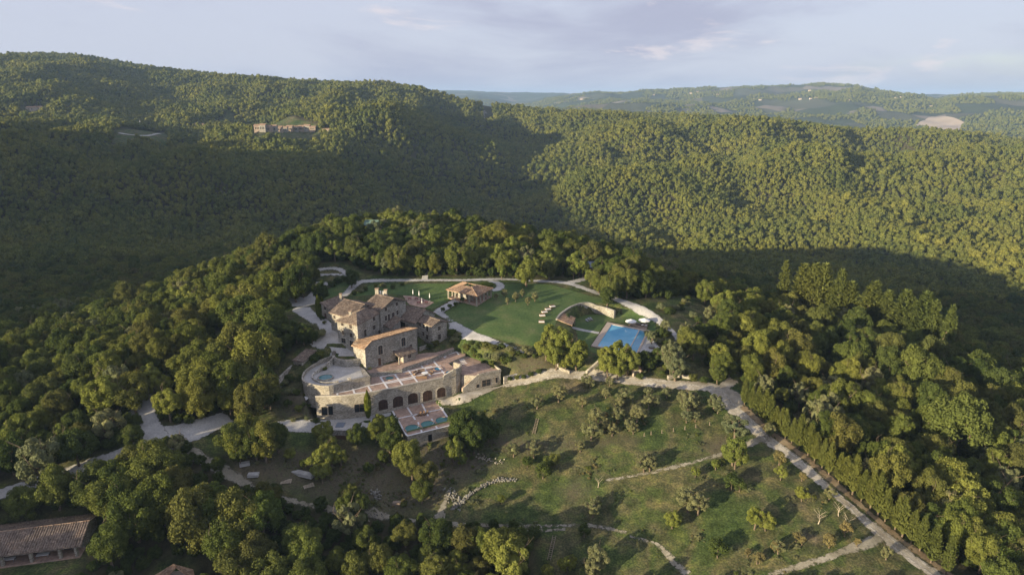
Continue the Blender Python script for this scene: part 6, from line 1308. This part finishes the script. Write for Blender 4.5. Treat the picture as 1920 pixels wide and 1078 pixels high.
for i, po in enumerate(protos):
    if po is None: print('missing proto', proto[i]); continue
    oi = ng.nodes.new('GeometryNodeObjectInfo'); oi.transform_space = 'ORIGINAL'; oi.inputs['Object'].default_value = po; oi.inputs['As Instance'].default_value = True
    cp = ng.nodes.new('FunctionNodeCompare'); cp.data_type = 'INT'; cp.operation = 'EQUAL'; cp.inputs[3].default_value = i; ng.links.new(pk.outputs[0], cp.inputs[2])
    ip = ng.nodes.new('GeometryNodeInstanceOnPoints'); ng.links.new(gi.outputs[0], ip.inputs['Points']); ng.links.new(cp.outputs[0], ip.inputs['Selection']); ng.links.new(oi.outputs['Geometry'], ip.inputs['Instance'])
    ng.links.new(er.outputs[0], ip.inputs['Rotation']); ng.links.new(sz.outputs[0], ip.inputs['Scale']); ng.links.new(ip.outputs[0], jn.inputs[0])
ng.links.new(jn.outputs[0], go.inputs[0])
md_ = forest.modifiers.new('woods', 'NODES'); md_.node_group = ng
# ------------------------------------------------------------------ tussocks and low scrub of the open field
FLD = pxl(FULL, [(860,800),(940,735),(1030,716),(1100,716),(1340,745),(1440,835),(1540,925),(1640,1020),(1740,1110),(1000,1120),(560,1120),(560,960),(620,965),(640,900),(560,900),(440,860),(520,830),(660,850)])
sc1 = scatter(100, 230, .95); k = inpoly(sc1[:, 0], sc1[:, 1], FLD)
for q_, wd_ in ((w(FULL, [(1440,822),(1394,838),(1354,851),(1288,870),(1214,887),(1136,901)]), 1.0), (w(FULL, [(816,980),(900,988),(985,990),(1077,987),(1175,1000)]), 1.2), (w(FULL, [(1655,1008),(1578,1036),(1505,1060)]), 1.5), (w(FULL, [(925,730),(1050,701),(1269,722),(1372,742)]), 3), (w(FULL, [(1372,742),(1431,817),(1541,905),(1652,1001),(1763,1085)]), 3.2)):
    k &= polydist(sc1[:, 0], sc1[:, 1], q_, False) > wd_
k &= (sins(sc1[:, 0], sc1[:, 1], 21, 22)+.6*sins(sc1[:, 0], sc1[:, 1], 22, 9)+RNG.normal(0, .28, len(sc1))+.55*inpoly(sc1[:, 0], sc1[:, 1], DRY[0])) > .78
sc1 = sc1[k]; ss = RNG.gamma(2.2, .13, len(sc1))+.10; ss = np.minimum(ss, 1.1); gz_ = gh(sc1[:, 0], sc1[:, 1])
me = bpy.data.meshes.new('field_scrub'); me.vertices.add(len(sc1)); me.vertices.foreach_set('co', np.stack([sc1[:, 0], sc1[:, 1], gz_+ss*.25], 1).ravel().astype(np.float32))
a = me.attributes.new('size', 'FLOAT_VECTOR', 'POINT'); a.data.foreach_set('vector', np.stack([ss, ss, ss*RNG.uniform(.5, .9, len(ss))], 1).ravel().astype(np.float32))
a = me.attributes.new('turn', 'FLOAT', 'POINT'); a.data.foreach_set('value', RNG.uniform(0, 6.283, len(ss)).astype(np.float32))
so_ = []
for kd, i_ in (('shrub', 0), ('shrub', 2), ('tan', 0), ('olive', 0), ('olive', 1)):
    if 1:
        c_ = crown_obj(kd, i_)
        if c_ is not None: so_.append(c_)
so_ = so_[:6]
a = me.attributes.new('pick', 'INT', 'POINT'); a.data.foreach_set('value', RNG.integers(0, len(so_), len(ss)).astype(np.int32))
fs = bpy.data.objects.new('field_scrub', me); col.objects.link(fs); tag(fs, 'tufts of grass and low scrub scattered over the open field', 'scrub', kind='stuff')
def inst_group(nm, objs):
    ng = bpy.data.node_groups.new(nm, 'GeometryNodeTree'); ng.interface.new_socket('Geometry', in_out='INPUT', socket_type='NodeSocketGeometry'); ng.interface.new_socket('Geometry', in_out='OUTPUT', socket_type='NodeSocketGeometry')
    gi = ng.nodes.new('NodeGroupInput'); go = ng.nodes.new('NodeGroupOutput'); jn = ng.nodes.new('GeometryNodeJoinGeometry'); A_ = []
    for n0, t0 in (('pick', 'INT'), ('size', 'FLOAT_VECTOR'), ('turn', 'FLOAT')):
        n_ = ng.nodes.new('GeometryNodeInputNamedAttribute'); n_.data_type = t0; n_.inputs['Name'].default_value = n0; A_.append(n_)
    cx = ng.nodes.new('ShaderNodeCombineXYZ'); ng.links.new(A_[2].outputs[0], cx.inputs[2]); er = ng.nodes.new('FunctionNodeEulerToRotation'); ng.links.new(cx.outputs[0], er.inputs[0])
    for i, po in enumerate(objs):
        oi = ng.nodes.new('GeometryNodeObjectInfo'); oi.transform_space = 'ORIGINAL'; oi.inputs['Object'].default_value = po; oi.inputs['As Instance'].default_value = True
        cp = ng.nodes.new('FunctionNodeCompare'); cp.data_type = 'INT'; cp.operation = 'EQUAL'; cp.inputs[3].default_value = i; ng.links.new(A_[0].outputs[0], cp.inputs[2])
        ip = ng.nodes.new('GeometryNodeInstanceOnPoints'); ng.links.new(gi.outputs[0], ip.inputs['Points']); ng.links.new(cp.outputs[0], ip.inputs['Selection']); ng.links.new(oi.outputs['Geometry'], ip.inputs['Instance'])
        ng.links.new(er.outputs[0], ip.inputs['Rotation']); ng.links.new(A_[1].outputs[0], ip.inputs['Scale']); ng.links.new(ip.outputs[0], jn.inputs[0])
    ng.links.new(jn.outputs[0], go.inputs[0]); return ng
fs.modifiers.new('scrub', 'NODES').node_group = inst_group('field_scrub', so_)
print('SCRUB', len(ss), len(so_))
# ------------------------------------------------------------------ haze
hz = MB(); hz.obox((-16500, -5000, -140), (33000, 0, 0), (0, 24500, 0), (0, 0, 400))
mh = bpy.data.materials.new('haze'); mh.use_nodes = True; nt = mh.node_tree; nt.nodes.clear(); o = nt.nodes.new('ShaderNodeOutputMaterial'); pv = nt.nodes.new('ShaderNodeVolumePrincipled')
pv.inputs['Color'].default_value = (.45, .66, 1, 1); pv.inputs['Density'].default_value = HAZE; pv.inputs['Anisotropy'].default_value = 0.0; nt.links.new(pv.outputs[0], o.inputs['Volume'])
ho = hz.build('haze', mh); tag(ho, kind='stuff')
# ------------------------------------------------------------------ labels of the planted trees
def where(x, y):
    f = y*math.cos(PITCH)+CZ*math.sin(PITCH)-g1(x, y)*math.sin(PITCH); z = g1(x, y)+3; up = y*math.sin(PITCH)+(z-CZ)*math.cos(PITCH); f = y*math.cos(PITCH)-(z-CZ)*math.sin(PITCH)
    return 960+F*x/f, 539-F*up/f
LANDM = [((245,480),'the roofless gap at the left edge wood'),((290,760),'the forked gravel road'),((170,870),'the entrance road'),((60,1000),'the ribbed farmhouse roof'),((330,1050),'the red hut roof'),((420,900),'the rough track'),
 ((550,700),'the small stone shed'),((560,600),'the gravel yard'),((480,560),'the gravel parking'),((600,520),'the upper road bend'),((795,505),'the woodland steps'),((880,545),'the open pavilion'),((990,520),'the big lawn'),((1110,500),'the grey roofed shed'),((700,420),'the green roofed house'),
 ((1160,620),'the blue pool'),((1190,690),'the stone gatehouse'),((1090,660),'the pool steps'),((1260,630),'the bend of the upper road'),((1370,740),'the lane junction'),((1500,860),'the upper farm lane'),((1640,990),'the lower farm lane'),((1560,530),'the tall firs'),((640,850),'the garage'),((800,800),'the bathing deck'),((900,840),'the slope below the deck'),
 ((700,960),'the cart track'),((900,900),'the dry stone wall'),((1180,780),'the fence posts in the olive field'),((1050,760),'the upper olive rows'),((1000,1040),'the bottom of the field'),((1350,940),'the sunny field'),((1300,850),'the field path'),((900,690),'the service building'),((1700,700),'the wood at the right'),((1800,850),'the lower wood at the right'),((1850,600),'the far right wood edge'),((100,650),'the wood at the left'),((60,780),'the lower wood at the left'),((350,520),'the left flank of the knoll'),((600,450),'the top of the knoll left'),((900,440),'the top of the knoll right'),((1300,520),'the shady hollow behind the shed')]
KIND = {'oak': 'oak', 'bright': 'bright green maple', 'dark': 'dark holm oak', 'olive': 'silvery olive tree', 'tan': 'dry tan bush', 'shrub': 'rounded shrub', 'fir': 'tall pointed fir', 'hedge': 'pointed conifer of the roadside screen', 'cypress': 'narrow column cypress', 'bare': 'bare dead tree', 'far': 'rounded oak far up the slope'}
GRP = {'oak': 'oaks of the woods and gardens', 'bright': 'bright green maples', 'dark': 'dark holm oaks', 'olive': 'olive trees', 'tan': 'dry bushes in the field', 'shrub': 'garden and field shrubs', 'fir': 'tall firs behind the grove', 'hedge': 'conifer screen along the farm lane', 'cypress': 'cypresses', 'bare': 'dead trees', 'far': 'rounded oaks up the slope'}
ordn = ['first','second','third','fourth','fifth','sixth','seventh','eighth','ninth','tenth','eleventh','twelfth','thirteenth','fourteenth','fifteenth','sixteenth','seventeenth','eighteenth','nineteenth','twentieth']
def nth(i): 
    if i < 20: return ordn[i]
    t = {2: 'twenty', 3: 'thirty', 4: 'forty', 5: 'fifty'}[(i+1)//10]; return t+('-'+ordn[(i+1) % 10-1] if (i+1) % 10 else 'th')
buckets = {}
hedge_i = [t for t in TREES if t[3] == 'hedge']; hedge_i.sort(key=lambda t: -t[1])
for i, t in enumerate(hedge_i): tag(t[4], f'{nth(i)} conifer of the roadside screen counted from the lane junction', group=GRP['hedge'])
firs = sorted([t for t in TREES if t[3] == 'fir'], key=lambda t: where(t[0], t[1])[0])
for i, t in enumerate(firs): tag(t[4], f'tall pointed fir, {nth(i)} from the left of the tall dark conifers', group=GRP['fir'])
for t in TREES:
    x, y, R, kind, o = t
    if kind in ('hedge', 'fir'): continue
    u, v = where(x, y); best = sorted(LANDM, key=lambda l: (l[0][0]-u)**2+(1.6*(l[0][1]-v))**2)[0]
    buckets.setdefault((kind, best), []).append((t, u, v))
for (kind, lm), lst in buckets.items():
    (lu, lv), nm = lm; sub = {}
    for t, u, v in lst:
        du_, dv_ = u-lu, v-lv
        side = ('left of' if du_ < 0 else 'right of') if abs(du_) > 1.6*abs(dv_) else ('behind' if dv_ < 0 else 'in front of')
        size = 'large' if t[2] > 4.3 else 'small' if t[2] < 3.0 else 'middle-sized'
        if kind in ('shrub', 'tan'): size = 'large' if t[2] > 1.6 else 'small' if t[2] < 1.0 else 'middle-sized'
        sub.setdefault((size, side), []).append((t, u, v))
    for (size, side), l in sub.items():
        l.sort(key=lambda q: q[1]); n_ = len(l)
        for i, (t, u, v) in enumerate(l):
            pos = '' if n_ == 1 else (', left of two' if i == 0 else ', right of two') if n_ == 2 else f', {nth(i)} of {n_} from the left' 
            if n_ > 2: pos = ', leftmost' if i == 0 else ', rightmost' if i == n_-1 else f', {nth(i)} from left'
            lb_ = f'{size} {KIND[kind]} {side} {nm}{pos}'
            if len(lb_.replace('-', ' ').split()) > 16: lb_ = f'{size} {kind if kind != "bright" else "maple"} {side} {nm}{pos}'
            tag(t[4], lb_, group=GRP[kind])
for t in TREES:
    for k_ in ('_r', '_h'):
        if k_ in t[4]: del t[4][k_]
